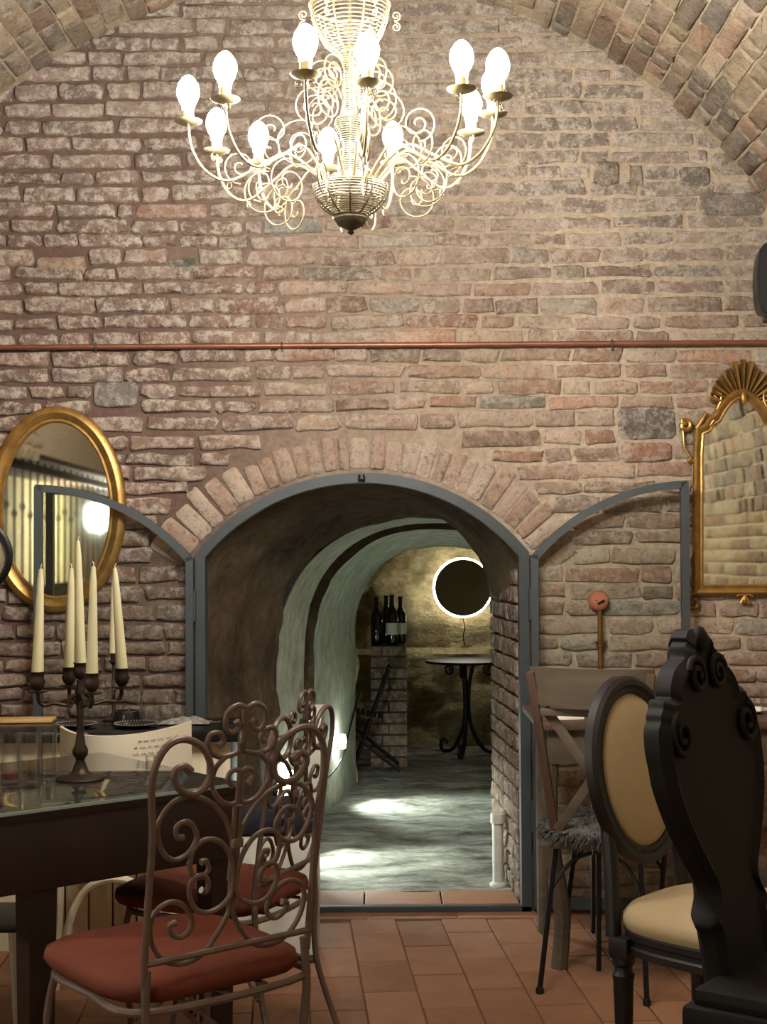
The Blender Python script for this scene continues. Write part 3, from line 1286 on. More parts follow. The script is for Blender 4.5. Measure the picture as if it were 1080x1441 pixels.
mb.lathe([(0.0, VZ + VR - 0.06), (0.03, VZ + VR - 0.055), (0.05, VZ + VR - 0.02), (0.05, VZ + VR - 0.008)], n=20)
mb.build('hanging_rod', M['column_metal'], ch)
# scrolls standing round the column
for k in range(8):
    a = k * PI / 4 + 0.2
    for (cr, cz, rad, st, tr) in ((0.064, zpx(99), 0.046, PI * 0.9, -2.2), (0.084, zpx(141), 0.052, PI * 0.9, -2.4), (0.118, zpx(196), 0.062, PI * 0.7, -1.9)):
        if rad > 0.06 and k % 2:
            continue
        mb = MB()
        pts = spiral(cr, cz, rad, 0.006, st, tr, 46)
        mb.tube([(p[0] * math.cos(a), p[0] * math.sin(a), p[1]) for p in pts], 0.0021, 5)
        mb.build('column_scroll', M['column_metal'], ch)
# arms: directions from where the bulbs hang
bulb_px = [(265, 133), (317, 100), (430, 63), (517, 75), (650, 85), (701, 96), (694, 122), (663, 150), (305, 177), (364, 195), (462, 203), (553, 195)]
bulb_z = DZ + 0.058
bp = MB()
bprof = [(0.0135, -0.028), (0.0145, -0.018), (0.0205, -0.008), (0.0255, 0.006), (0.0262, 0.018), (0.0225, 0.032), (0.0145, 0.044), (0.006, 0.051), (0.0, 0.053)]
bp.lathe(bprof, n=16)
bulb_me = bp.mesh('bulb', M['bulb'])
dp = MB()
dp.lathe([(0.004, -0.006), (0.016, -0.004), (0.031, 0.002), (0.033, 0.005), (0.030, 0.004), (0.014, 0.0), (0.0, 0.0)], n=22)
dish_me = dp.mesh('drip_dish', M['dish_metal'])
sp = MB()
sp.lathe([(0.0125, 0.0), (0.013, 0.002), (0.0115, 0.006), (0.0115, 0.012), (0.013, 0.014), (0.0125, 0.03), (0.0, 0.03)], n=16)
sleeve_me = sp.mesh('candle_sleeve', M['cream_metal'])


def put(me, parent, loc, name=None):
    o = bpy.data.objects.new(name or me.name.split('.')[0], me)
    COL.objects.link(o)
    o.parent = parent
    o.location = loc
    return o


for i, (px, py) in enumerate(bulb_px):
    w = atz(px, py, bulb_z + 0.008)
    dx, dy = w.x - CHX, w.y - CHY
    R0 = math.hypot(dx, dy)
    ux, uy = dx / R0, dy / R0
    f = R0 / 0.36
    cp = [(0.060, -0.135), (0.092, -0.10), (0.145 * f, -0.066), (0.205 * f, -0.098), (0.27 * f, -0.132), (0.32 * f, -0.112), (0.352 * f, -0.06), (R0, -0.004)]
    mb = MB()
    P3 = crom([(r_ * ux, r_ * uy, DZ + z_) for r_, z_ in cp], 7)
    mb.tube(P3, 0.0034, 7)
    arm = mb.build('arm', M['cream_metal'], ch)
    put(dish_me, arm, (dx, dy, DZ))
    put(sleeve_me, arm, (dx, dy, DZ + 0.002))
    put(bulb_me, arm, (dx, dy, bulb_z))
    sx, sy = -uy, ux
    # curls under the dish
    for sg in (-1, 1):
        mb = MB()
        pts = spiral(sg * 0.0135, -0.016, 0.0095, 0.002, PI / 2, -sg * 1.6, 20)
        mb.tube([(dx + p[0] * sx, dy + p[0] * sy, DZ + p[1]) for p in pts], 0.0014, 4)
        mb.build('dish_curl', M['cream_metal'], arm)
    # large scrolls below and above the arm
    for (cr, cz, rad, st, tr) in ((0.19, -0.16, 0.056, PI * 0.55, -1.75), (0.245, -0.095, 0.042, PI * 1.5, 1.6), (0.175, -0.008, 0.044, PI * 1.55, 1.8)):
        if rad == 0.044 and i % 3 != 0:
            continue
        mb = MB()
        ph = 0.012 if i % 2 else -0.012
        pts = spiral(cr * f, cz, rad, 0.005, st, tr, 40)
        mb.tube([(p[0] * ux + ph * sx, p[0] * uy + ph * sy, DZ + p[1]) for p in pts], 0.0019, 5)
        mb.build('arm_scroll', M['cream_metal'], arm)
    mb = MB()
    c = Vector((0.27 * f * ux, 0.27 * f * uy, DZ - 0.143))
    mb.tube([c + Vector((0.005 * math.cos(q) * ux, 0.005 * math.cos(q) * uy, 0.008 * math.sin(q))) for q in [2 * PI * j / 10 for j in range(10)]], 0.0013, 4, closed=True)
    mb.build('hook_loop', M['cream_metal'], arm)

# ------------------------------------------------------------------ mirrors on the wall
def wallmap(c, y0):
    return lambda x, z_, h: (c.x + x, y0 - h, c.z + z_)


c = at(82, 717, D)
om = thing('oval_mirror', 'oval mirror in a plain gilt frame behind the left glass door', 'mirror', (c.x, D - 0.02, c.z))
ax_, bz_ = 0.237, 0.365
path = [(ax_ * math.cos(-t), bz_ * math.sin(-t)) for t in [2 * PI * i / 72 for i in range(72)]]
path = path[::-1]
prof = [(-0.034, 0.0), (-0.034, 0.012), (-0.028, 0.018), (-0.02, 0.017), (-0.012, 0.024), (0.004, 0.032), (0.016, 0.030), (0.026, 0.022), (0.03, 0.01), (0.03, 0.0)]
mb = MB(); mb.sweep(path, prof, lambda x, z_, h: (x, -h, z_), True)
mb.build('gilt_frame', M['gold'], om, smooth=30)
mb = MB()
inn = [((ax_ - 0.03) * math.cos(t), -0.008, (bz_ - 0.03) * math.sin(t)) for t in [2 * PI * i / 72 for i in range(72)]]
mb.add(inn, [tuple(range(72))])
mb.build('mirror_glass', M['mirror'], om, smooth=False)

# ornate gilt mirror
c = at(1044, 720, D)
gm = thing('ornate_mirror', 'tall gilt rococo mirror crowned by a carved shell at the right edge', 'mirror', (c.x, D - 0.02, c.z))


def wp(px, py):
    p = at(px, py, D)
    return (p.x - c.x, p.z - c.z)


half = [wp(1044, 555), wp(1035, 557), wp(1024, 564), wp(1014, 577), wp(1007, 590), wp(999, 594), wp(994, 603), wp(983, 608), wp(981, 640), wp(981, 830)]
outline = [(-x, z_) for x, z_ in half[::-1]][:-1] + half
pathm = []
for q in outline:
    pathm.append(q)
# orientation so that positive offset points outward
def area(p):
    return sum(p[i][0] * p[(i + 1) % len(p)][1] - p[(i + 1) % len(p)][0] * p[i][1] for i in range(len(p))) / 2
if area(pathm) < 0:
    pathm = pathm[::-1]
prof = [(-0.020, 0.0), (-0.020, 0.008), (-0.014, 0.013), (-0.008, 0.010), (0.0, 0.020), (0.010, 0.024), (0.018, 0.017), (0.021, 0.0)]
mb = MB(); mb.sweep(pathm, prof, lambda x, z_, h: (x, -h, z_), True)
mb.build('gilt_frame', M['gold'], gm, smooth=30)
mb = MB()
mb.add([(x * 0.97, -0.006, z_ - 0.004) for x, z_ in pathm], [tuple(range(len(pathm)))])
mb.build('mirror_glass', M['mirror'], gm, smooth=False)
# shell crest: fan of ribs
sc_ = wp(1044, 572)
for i in range(15):
    t = math.radians(-78 + 156 * i / 14)
    r0 = 0.062
    r1 = (0.175 if abs(t) < 0.3 else 0.158) - 0.028 * abs(t) / 1.3
    mb = MB()
    w0, w1 = 0.006, 0.0125
    d_ = Vector((math.sin(t), 0, math.cos(t)))
    s_ = Vector((math.cos(t), 0, -math.sin(t)))
    o_ = Vector((sc_[0], 0, sc_[1]))
    pts = []
    for j in range(5):
        u = j / 4
        rr = r0 + (r1 - r0) * u
        wd = w0 + (w1 - w0) * u
        hh = 0.012 + 0.016 * u
        base = o_ + d_ * rr
        pts.append([base - s_ * wd + Vector((0, -hh + 0.012, 0)), base - s_ * wd * 0.4 + Vector((0, -hh - 0.006, 0)), base + s_ * wd * 0.4 + Vector((0, -hh - 0.006, 0)), base + s_ * wd + Vector((0, -hh + 0.012, 0)), base + Vector((0, 0.0, 0))])
    mb.grid(pts, True)
    mb.add(pts[-1], [tuple(range(5))])
    mb.build('shell_rib', M['gold_dark'] if i % 2 else M['gold'], gm, smooth=25)


def scroll_part(name, parent, pts, rad, y, mat):
    P_ = [(p[0], y, p[1]) for p in pts]
    n_ = len(P_)
    rs = [rad * (0.55 + 0.45 * math.sin(PI * min(1, (j + 2) / (n_ - 1)))) for j in range(n_)]
    m_ = MB(); m_.tube(P_, rs, 8)
    return m_.build(name, mat, parent)


for sg in (-1, 1):
    def mir(pts):
        return [(-x, z_) if sg > 0 else (x, z_) for x, z_ in pts]
    x0, z0 = wp(962, 600)
    scroll_part('corner_scroll', gm, mir(spiral(x0, z0, 0.005, 0.025, 0.5, 1.25, 26) + [wp(961, 630), wp(971, 648)]), 0.0105, -0.014, M['gold'])
    x0, z0 = wp(971, 648)
    scroll_part('side_scroll', gm, mir(spiral(x0, z0, 0.004, 0.014, 0.0, 1.2, 20) + [wp(973, 667), wp(972, 684)]), 0.0075, -0.012, M['gold_dark'])
    scroll_part('shoulder_leaf', gm, mir([wp(x, y) for x, y in ((978, 604), (986, 592), (991, 583), (998, 586), (1002, 592), (997, 600))]), 0.009, -0.016, M['gold'])
    scroll_part('crest_curl', gm, mir([wp(x, y) for x, y in ((1006, 578), (1012, 566), (1012, 556), (1006, 552), (1003, 558), (1007, 562))]), 0.006, -0.018, M['gold'])
    scroll_part('side_leaf', gm, mir(crom([Vector(wp(x, y)) for x, y in ((978, 772), (973, 790), (975, 805), (971, 822), (976, 832))], 4)), 0.010, -0.012, M['gold_dark'])
    x0, z0 = wp(974, 848)
    scroll_part('foot_scroll', gm, mir([wp(978, 830), wp(968, 834)] + spiral(x0, z0, 0.026, 0.005, 2.0, 1.5, 28)), 0.009, -0.014, M['gold_dark'])
    scroll_part('apron_leaf', gm, mir([wp(x, y) for x, y in ((1052, 848), (1047, 840), (1041, 836), (1034, 839))]), 0.009, -0.014, M['gold'])
mb = MB(); mb.lathe([(0.0, -0.03), (0.008, -0.022), (0.014, 0.0), (0.010, 0.02), (0.0, 0.03)], (wp(1044, 562)[0], -0.022, wp(1044, 562)[1]), 10, (1, 0.6))
mb.build('keystone_leaf', M['gold'], gm)
mb = MB(); mb.lathe([(0.0, -0.02), (0.007, -0.014), (0.009, 0.0), (0.0, 0.016)], (wp(1053, 843)[0] * 0, -0.016, wp(1044, 842)[1]), 10, (1, 0.7))
mb.build('apron_drop', M['gold'], gm)

# ------------------------------------------------------------------ speaker and wall fitting
c = at(1092, 398, D - 0.12)
spk = thing('loudspeaker', 'black loudspeaker mounted high on the wall at the right edge', 'loudspeaker', (c.x, D - 0.12, c.z))
oh = [(-0.086, 0.0), (-0.083, 0.06), (-0.074, 0.115), (-0.058, 0.135), (0.0, 0.158), (0.058, 0.135), (0.074, 0.115), (0.083, 0.06), (0.086, 0.0), (0.083, -0.06), (0.074, -0.115), (0.062, -0.135), (-0.062, -0.135), (-0.074, -0.115), (-0.083, -0.06)]
mb = MB()
mb.prism(oh, lambda p: (p[0], -0.06, p[1]), lambda p: (p[0] * 0.8, 0.07, p[1] * 0.85))
mb.build('cabinet', M['plastic'], spk, smooth=30)
mb = MB()
mb.prism([(x * 0.93, z_ * 0.94) for x, z_ in oh], lambda p: (p[0] * 0.96, -0.068, p[1] * 0.96), lambda p: (p[0], -0.058, p[1]))
mb.build('grille', simple('speaker_grille', (30, 31, 32), 0.7, 0.0, var=0.3, scale=400), spk, smooth=30)
mb = MB()
mb.box((0, 0.0, -0.143), (0.09, 0.05, 0.014), 0.003)
mb.build('base_foot', M['plastic'], spk, smooth=30)
mb = MB()
mb.box((0, 0.09, -0.06), (0.03, 0.06, 0.05), 0.003)
mb.build('bracket', M['plastic'], spk, smooth=30)

c = at(843, 846, D - 0.03)
ft = thing('wall_switch', 'round terracotta wall switch on a brass conduit behind the right glass door', 'wall switch', (c.x, D - 0.03, c.z))
mb = MB()
rx = Matrix.Rotation(PI / 2, 3, 'X')
mb.lathe([(0.038, -0.03), (0.039, -0.005), (0.037, 0.008), (0.03, 0.018), (0.012, 0.022), (0.0, 0.022)], (0, 0, 0), 26, m=rx)
mb.build('cover', M['terracotta'], ft, smooth=45)
mb = MB()
mb.box((0.006, -0.022, -0.003), (0.030, 0.006, 0.009), 0.001, rot=Matrix.Rotation(-0.5, 3, 'Y'))
mb.lathe([(0.003, -0.002), (0.003, 0.003), (0.0, 0.003)], (-0.013, -0.019, 0.004), 10, m=rx)
mb.build('slot', M['black_iron'], ft)
mb = MB(); mb.tube([(0.004, 0.0, -0.03), (0.004, 0.0, -0.34)], 0.0095, 12)
mb.build('conduit', M['brass'], ft)
mb = MB(); mb.lathe([(0.010, -0.01), (0.016, -0.008), (0.016, 0.006), (0.021, 0.007), (0.021, 0.012), (0.010, 0.012)], (0.004, 0, -0.165), 14)
mb.build('coupling', M['brass'], ft)

# ------------------------------------------------------------------ left: dining table, chairs, candelabra
TA = math.atan2(0.642, 0.767)
tb = thing('dining_table', 'dark wooden table with a glass top in the left foreground', 'table', (-0.371, 3.71, 0), TA)
mb = MB(); mb.box((-0.375, 0.375, 0.7565), (0.75, 0.75, 0.011), 0.002)
mb.build('glass_top', M['table_glass'], tb, smooth=30)
for (cx_, cy_, sx_, sy_) in ((-0.375, -0.001, 0.75, 0.003), (0.001, 0.375, 0.003, 0.75)):
    mb = MB(); mb.box((cx_, cy_, 0.757), (sx_, sy_, 0.009), 0.0008)
    mb.build('glass_edge', M['glass_edge'], tb, smooth=30)
mb = MB(); mb.box((-0.375, 0.375, 0.742), (0.744, 0.744, 0.018), 0.003)
mb.build('wooden_top', M['dark_wood'], tb, smooth=30)
for (cx_, cy_, sx_, sy_) in ((-0.375, 0.02, 0.72, 0.024), (-0.375, 0.73, 0.72, 0.024), (-0.02, 0.375, 0.024, 0.69), (-0.73, 0.375, 0.024, 0.69)):
    mb = MB(); mb.box((cx_, cy_, 0.651), (sx_, sy_, 0.166), 0.002)
    mb.build('apron', M['dark_wood'], tb, smooth=30)
for (cx_, cy_) in ((-0.05, 0.05), (-0.555, 0.05), (-0.24, 0.69), (-0.56, 0.69)):
    mb = MB()
    mb.prism([(-0.036, -0.036), (0.036, -0.036), (0.036, 0.036), (-0.036, 0.036)], lambda p: (cx_ + p[0] * 0.8, cy_ + p[1] * 0.8, 0.0), lambda p: (cx_ + p[0], cy_ + p[1], 0.57))
    mb.build('leg', M['dark_wood'], tb, smooth=30)

# ---- wrought iron chair: back traced as scroll work in its own plane, mirrored about the centre
BL, BR = Vector((-0.499, 2.93, 0)), Vector((-0.176, 3.20, 0))
BC = (BL + BR) / 2
BW = (BR - BL).normalized()
BF = Vector((-BW.y, BW.x, 0))            # facing direction
RAKE = 0.13
PN = (BF + Vector((0, 0, RAKE))).normalized()
P0 = BC + Vector((0, 0, 0.47))


def bk_uv(zx, zy):
    p = atplane(180 + zx / 2.881, 940 + zy / 2.881, P0, PN)
    return ((p - BC).dot(BW), p.z)


bars = [
    [(58, 1290), (75, 1000), (95, 700), (92, 500), (110, 395), (160, 315), (230, 290), (300, 322), (335, 400), (320, 470), (270, 510), (215, 500), (185, 455), (192, 415), (225, 400), (252, 420)],
    [(250, 520), (180, 550), (125, 630), (125, 700), (150, 760), (195, 780), (250, 750), (282, 690), (265, 640), (235, 625), (200, 645), (200, 685), (225, 690)],
    [(250, 520), (330, 540), (400, 610), (436, 720), (446, 860), (430, 960), (370, 1080), (300, 1170), (220, 1205), (150, 1190), (105, 1130), (95, 1050), (120, 990), (170, 955), (220, 960), (262, 1010), (260, 1060), (225, 1095), (185, 1085), (175, 1050), (200, 1035)],
    [(250, 790), (270, 730), (320, 695), (380, 710), (420, 780), (428, 880), (395, 950), (330, 990), (275, 980), (248, 920), (260, 860), (300, 840), (325, 865), (318, 905), (295, 900)],
    [(250, 790), (262, 838), (300, 850), (330, 820), (320, 785), (298, 790)],
    [(488, 300), (470, 335), (400, 362), (350, 350), (330, 310), (345, 270), (382, 268), (396, 298), (375, 320)],
    [(488, 300), (500, 235), (488, 175), (450, 150), (405, 180), (396, 235), (420, 262), (450, 240), (440, 215)],
    [(400, 362), (358, 410), (345, 480), (380, 540), (430, 552), (468, 520), (476, 460), (456, 418), (425, 420), (410, 450), (430, 480)],
    [(446, 560), (446, 700), (446, 860)],
]
umin = min(bk_uv(*q)[0] for b_ in bars for q in b_)
HALF = 0.219


def make_iron_chair(label, loc, rz, scale=None):
    t = thing('wrought_iron_chair', label, 'chair', loc, rz, 'wrought iron chairs at the dining table', scale=scale)

    def L3(u, z_, dy=0.0):
        return (u, -RAKE * (z_ - 0.47) + dy, z_)
    for bi, b_ in enumerate(bars):
        uv = [bk_uv(*q) for q in b_]
        k_ = HALF / -umin
        pts = crom([Vector((u * k_, z_)) for u, z_ in uv], 7)
        for sg in (1, -1):
            mb = MB()
            rr = 0.0078 if bi == 0 else 0.0058
            n_ = len(pts)
            rs = [rr * (1.0 if j < n_ - 10 else 1.0 + 0.35 * (j - n_ + 10) / 10) for j in range(n_)]
            if bi in (6, 8) and False:
                continue
            mb.tube([L3(sg * min(p.x, -0.004 if bi != 8 else -0.006), p.y, 0.004 * (bi % 3)) for p in pts], rs, 8)
            mb.build('back_post' if bi == 0 else 'back_scroll', M['iron_brown'], t)
    zb = 0.515
    mb = MB(); mb.tube([L3(-HALF + 0.012, zb), L3(HALF - 0.012, zb)], 0.0075, 8)
    mb.build('back_rail', M['iron_brown'], t)
    mb = MB(); mb.box((0, 0.0, 0.74), (0.026, 0.012, 0.02), 0.003); mb.v = [(x, y - RAKE * 0.27, z_) for x, y, z_ in mb.v]
    mb.build('clasp', M['iron_brown'], t)
    # seat frame
    fr_ = crom([(-0.2, 0.0, 0.415), (0.2, 0.0, 0.415), (0.225, 0.2, 0.415), (0.2, 0.4, 0.415), (0.0, 0.425, 0.415), (-0.2, 0.4, 0.415), (-0.225, 0.2, 0.415)], 6, True)
    mb = MB(); mb.tube(fr_, 0.009, 8, closed=True)
    mb.build('seat_frame', M['iron_brown'], t)
    for q in (-0.1, 0.0, 0.1):
        mb = MB(); mb.tube([(q, 0.0, 0.415), (q, 0.42, 0.415)], 0.005, 6)
        mb.build('seat_bar', M['iron_brown'], t)
    # cushion: rounded square with soft edge
    mb = MB()
    rows = []
    prof = [(0.0, 0.426), (0.80, 0.424), (0.96, 0.428), (1.0, 0.445), (0.985, 0.462), (0.90, 0.474), (0.70, 0.481), (0.35, 0.484), (0.0, 0.485)]
    for (s_, z_) in prof:
        r_ = []
        for k_ in range(40):
            a_ = 2 * PI * k_ / 40
            ca_, sa_ = math.cos(a_), math.sin(a_)
            e_ = 4.0
            rad = (abs(ca_) ** e_ + abs(sa_) ** e_) ** (-1 / e_)
            r_.append((0.243 * s_ * rad * ca_, 0.235 + 0.25 * s_ * rad * sa_, z_ + 0.003 * math.sin(3 * a_) * s_))
        rows.append(r_)
    mb.grid(rows, True)
    mb.build('cushion', M['red_cloth'], t, smooth=60)
    for sx_ in (-1, 1):
        mb = MB(); mb.tube(crom([(sx_ * 0.2, 0.0, 0.50), (sx_ * 0.205, -0.004, 0.40), (sx_ * 0.19, -0.012, 0.22), (sx_ * 0.215, -0.075, 0.0)], 6), 0.0095, 8)
        mb.build('leg', M['iron_brown'], t)
        mb = MB(); mb.tube(crom([(sx_ * 0.2, 0.40, 0.415), (sx_ * 0.215, 0.415, 0.28), (sx_ * 0.19, 0.40, 0.1), (sx_ * 0.205, 0.425, 0.0)], 6), 0.0095, 8)
        mb.build('leg', M['iron_brown'], t)
        mb = MB(); mb.tube(crom([(sx_ * 0.2, -0.01, 0.20), (sx_ * 0.06, 0.14, 0.30), (0.0, 0.2, 0.40)], 6), 0.006, 6)
        mb.build('brace', M['iron_brown'], t)
        mb = MB(); mb.tube(crom([(sx_ * 0.195, 0.40, 0.20), (sx_ * 0.06, 0.27, 0.30), (0.0, 0.2, 0.40)], 6), 0.006, 6)
        mb.build('brace', M['iron_brown'], t)
    return t


rz1 = math.atan2(BW.y, BW.x)
make_iron_chair('scrolled wrought iron chair with rust red cushion nearest the viewer', (BC.x, BC.y, 0), rz1)
f2 = Vector((-0.93, 0.36))
make_iron_chair('scrolled iron chair with rust red cushion tucked in behind the table', (-0.275, 3.92, 0), math.atan2(f2.y, f2.x) - PI / 2, 0.945)

# ---- candelabra with five tapers
cb = atz(113, 1097, 0.762)
cd = thing('candelabra', 'dark bronze five-armed candelabra on the glass-topped table', 'candelabra', (cb.x, cb.y, 0.762))
mb = MB()
mb.lathe([(0.0, 0.0), (0.062, 0.0), (0.064, 0.004), (0.058, 0.010), (0.032, 0.014), (0.022, 0.022), (0.018, 0.034), (0.011, 0.050), (0.013, 0.056), (0.020, 0.066), (0.021, 0.078), (0.014, 0.092), (0.010, 0.12), (0.0085, 0.16), (0.011, 0.20), (0.008, 0.206), (0.013, 0.222), (0.014, 0.235), (0.010, 0.245), (0.010, 0.262)], n=24)
mb.build('stem', M['bronze'], cd)
cup = [(0.0, 0.0), (0.009, 0.002), (0.016, 0.010), (0.020, 0.022), (0.0165, 0.030), (0.0165, 0.042), (0.020, 0.046), (0.0, 0.044)]
pan = [(0.0, -0.006), (0.012, -0.006), (0.026, -0.002), (0.027, 0.001), (0.012, -0.001), (0.0, 0.0)]


def candle_at(x, y, z0, hgt, lean, group, label, bend=(0, 0)):
    o = thing('taper_candle', label, 'candle', (x, y, z0), group=group)
    n_ = 8
    pts = [(lean[0] * (j / n_) * hgt, lean[1] * (j / n_) * hgt, hgt * j / n_) for j in range(n_ + 1)]
    rs = [0.0162 - 0.0082 * (j / n_) for j in range(n_ + 1)]
    rs[-1] = 0.005
    rs[-2] *= 0.97
    m_ = MB(); m_.tube(pts, rs, 14)
    m_.build('wax', M['wax'], o)
    tp = Vector(pts[-1])
    m_ = MB(); m_.tube([tp, tp + Vector((0.001, 0, 0.008)), tp + Vector((-0.003 if bend[0] else 0.004, 0, 0.013))], 0.0014, 5)
    m_.build('wick', M['wick'], o)
    return o


mb = MB(); mb.lathe([(r_, z_ + 0.262) for r_, z_ in cup], n=18); mb.build('candle_cup', M['bronze'], cd)
CG = 'ivory tapers in the five-armed candelabra'
candle_at(cb.x, cb.y, 0.762 + 0.304, 0.325, (-0.02, 0), CG, 'tall ivory taper in the central, highest cup of the candelabra')
lab = {0: 'leaning ivory taper in the right-hand outer arm of the candelabra', 1: 'ivory taper just left of the central candle of the candelabra', 2: 'ivory taper in the far left arm of the candelabra', 3: 'ivory taper just right of the central candle of the candelabra'}
lean = {0: (-0.07, 0.0), 1: (0.02, 0), 2: (0.03, 0), 3: (0.015, 0)}
for i in range(4):
    a_ = math.radians(27 + 90 * i)
    R_ = 0.113
    ux, uy = math.cos(a_), math.sin(a_)
    mb = MB()
    cpz = [(0.010, 0.226), (0.028, 0.214), (0.036, 0.198), (0.052, 0.200), (0.072, 0.204), (0.095, 0.200), (0.109, 0.212), (R_, 0.236)]
    mb.tube(crom([(r_ * ux, r_ * uy, z_) for r_, z_ in cpz], 6), 0.0055, 8)
    mb.tube(crom([(r_ * ux, r_ * uy, z_) for r_, z_ in ((0.036, 0.2), (0.026, 0.194), (0.022, 0.203), (0.028, 0.208))], 5), 0.0045, 7)
    arm = mb.build('arm', M['bronze'], cd)
    mb = MB(); mb.lathe([(r_, z_ + 0.238) for r_, z_ in pan], (R_ * ux, R_ * uy, 0), 18); mb.build('drip_pan', M['bronze'], arm)
    mb = MB(); mb.lathe([(r_ * 1.05, z_ * 1.1 + 0.238) for r_, z_ in cup], (R_ * ux, R_ * uy, 0), 18); mb.build('candle_cup', M['bronze'], arm)
    candle_at(cb.x + R_ * ux, cb.y + R_ * uy, 0.762 + 0.284, 0.272 + 0.006 * (i == 3), lean[i], CG, lab[i], (i % 2, 0))

# ---- round black-framed mirror on a stand, cut by the left edge
sm_ = Vector((-0.965, 3.36, 0.762))
st = thing('table_mirror', 'black round framed mirror on a stand, cut off by the left edge', 'mirror', sm_)
mb = MB()
mb.lathe([(0.0, 0.0), (0.06, 0.0), (0.062, 0.006), (0.02, 0.016), (0.009, 0.03), (0.008, 0.5), (0.0, 0.5)], n=20)
mb.build('stand', M['black_iron'], st)
zc = 1.352 - 0.762
mb = MB(); mb.tube([(0.077 * math.cos(t), 0, zc + 0.079 * math.sin(t)) for t in [2 * PI * i / 48 for i in range(48)]], 0.0115, 12, closed=True)
mb.build('ring_frame', M['black_iron'], st)
mb = MB(); mb.lathe([(0.0, 0.0), (0.074, 0.0), (0.074, 0.003), (0.0, 0.003)], (0, 0.0, zc), 40, m=Matrix.Rotation(PI / 2, 3, 'X'))
mb.build('mirror_glass', M['mirror'], st)

# ---- glasses
def tumbler(label, loc, r, h, group, drink=None, taper=0.9):
    o = thing('drinking_glass', label, 'glass', loc, group=group)
    m_ = MB(); m_.lathe([(0.0, 0.0), (r * taper, 0.0), (r * taper, 0.012), (r, h), (r - 0.0018, h), (r * taper - 0.002, 0.014), (0.0, 0.012)], n=24)
    m_.build('glass_body', M['tumbler'], o)
    if drink:
        m_ = MB(); m_.lathe([(0.0, 0.0145), (r * taper - 0.003, 0.0145), (r * taper - 0.0025, drink), (0.0, drink)], n=20)
        m_.build('drink', M['pinkwine'], o)
    return o


GG = 'tall water glasses on the dining table'
p = atz(14, 1104, 0.762); tumbler('tall clear glass with a little pink drink at the left edge of the table', p, 0.026, 0.135, GG, 0.03)
p = atz(41, 1109, 0.762); tumbler('tall clear glass nearest the table edge, between the pink drink and the candelabra', p, 0.030, 0.14, GG)
p = atz(66, 1092, 0.762); tumbler('tall clear glass furthest back, just left of the candelabra', p, 0.028, 0.14, GG)
p = atz(212, 1089, 0.762); o = tumbler('small pale votive glass on the table right of the candelabra', p, 0.014, 0.05, None, None, 0.98)
mb = MB(); mb.lathe([(0, 0.014), (0.0115, 0.014), (0.0115, 0.035), (0.006, 0.042), (0, 0.043)], n=14); mb.build('wax', M['wax'], o)

# ---- dark counter against the wall, plank front
CY0, CY1 = 4.86, 5.25
ct = thing('side_counter', 'black-topped counter with pale plank front along the left wall', 'counter', (-1.05, 5.05, 0))
xl_, xr_ = -1.62, -0.50
mb = MB(); mb.box(((xl_ + xr_) / 2 + 1.05, 0.005, 0.735), (xr_ - xl_, 0.39, 0.04), 0.004)
mb.build('counter_top', M['black_top'], ct, smooth=30)
n_ = 13
for i in range(n_):
    w_ = (xr_ - xl_ - 0.06) / n_
    mb = MB(); mb.box((xl_ + 0.03 + w_ * (i + 0.5) + 1.05, -0.13 + RNG.uniform(-0.003, 0.003), 0.357), (w_ - 0.006, 0.02, 0.715), 0.003)
    mb.build('plank', M['white_wood'], ct, smooth=30)
mb = MB(); mb.box(((xl_ + xr_) / 2 + 1.05, 0.03, 0.357), (xr_ - xl_ - 0.08, 0.28, 0.71), 0.003)
mb.build('carcass', M['brown_wood'], ct, smooth=30)

# things on the counter
TZ = 0.757
p = at(25, 1000, 5.14)
o = MB(); o.box((0, 0, 0.006), (0.26, 0.10, 0.012), 0.003, rz=0.05)
tag(o.build('serving_board', M['tan_wood'], None, smooth=30, origin=None), 'long tan wooden serving board at the left end of the counter', 'board').location = (p.x, 5.14, TZ)
for (px, py, r_, lb) in ((192, 1016, 0.075, 'black plate with a beaded rim beside the candelabra stem'), (108, 1016, 0.07, 'black plate with a beaded rim behind the far left candle')):
    p = atz(px, py, TZ)
    y_ = 4.965
    t = thing('charger_plate', lb, 'plate', (at(px, py, y_).x, y_, TZ), group='black beaded plates on the counter')
    mb = MB(); mb.lathe([(0.0, 0.0), (r_ * 0.6, 0.0), (r_, 0.009), (r_, 0.012), (r_ * 0.62, 0.004), (0.0, 0.004)], n=36)
    mb.build('dish', M['black_top'], t)
    mb = MB()
    for k in range(44):
        a_ = 2 * PI * k / 44
        mb.lathe([(0.0, -0.004), (0.004, 0.0), (0.0, 0.004)], (r_ * math.cos(a_), r_ * math.sin(a_), 0.0125), 6)
    bd = mb.build('beaded_rim', M['silver'], t)
    bd['kind'] = 'stuff'
# candlestick with single candle behind
p = atz(161, 1003, TZ)
y_ = 5.16
X_ = at(160, 900, y_).x
t = thing('candlestick', 'slim dark candlestick on the counter behind the candelabra', 'candlestick', (X_, y_, TZ))
mb = MB(); mb.lathe([(0.0, 0.0), (0.04, 0.0), (0.042, 0.004), (0.014, 0.014), (0.007, 0.03), (0.006, 0.10), (0.012, 0.11), (0.006, 0.12), (0.006, 0.2), (0.018, 0.212), (0.018, 0.216), (0.010, 0.216), (0.013, 0.245), (0.0, 0.243)], n=18)
mb.build('stem', M['bronze'], t)
candle_at(X_, y_, TZ + 0.243, 0.27, (0.0, 0), None, 'ivory taper in the slim candlestick on the counter')
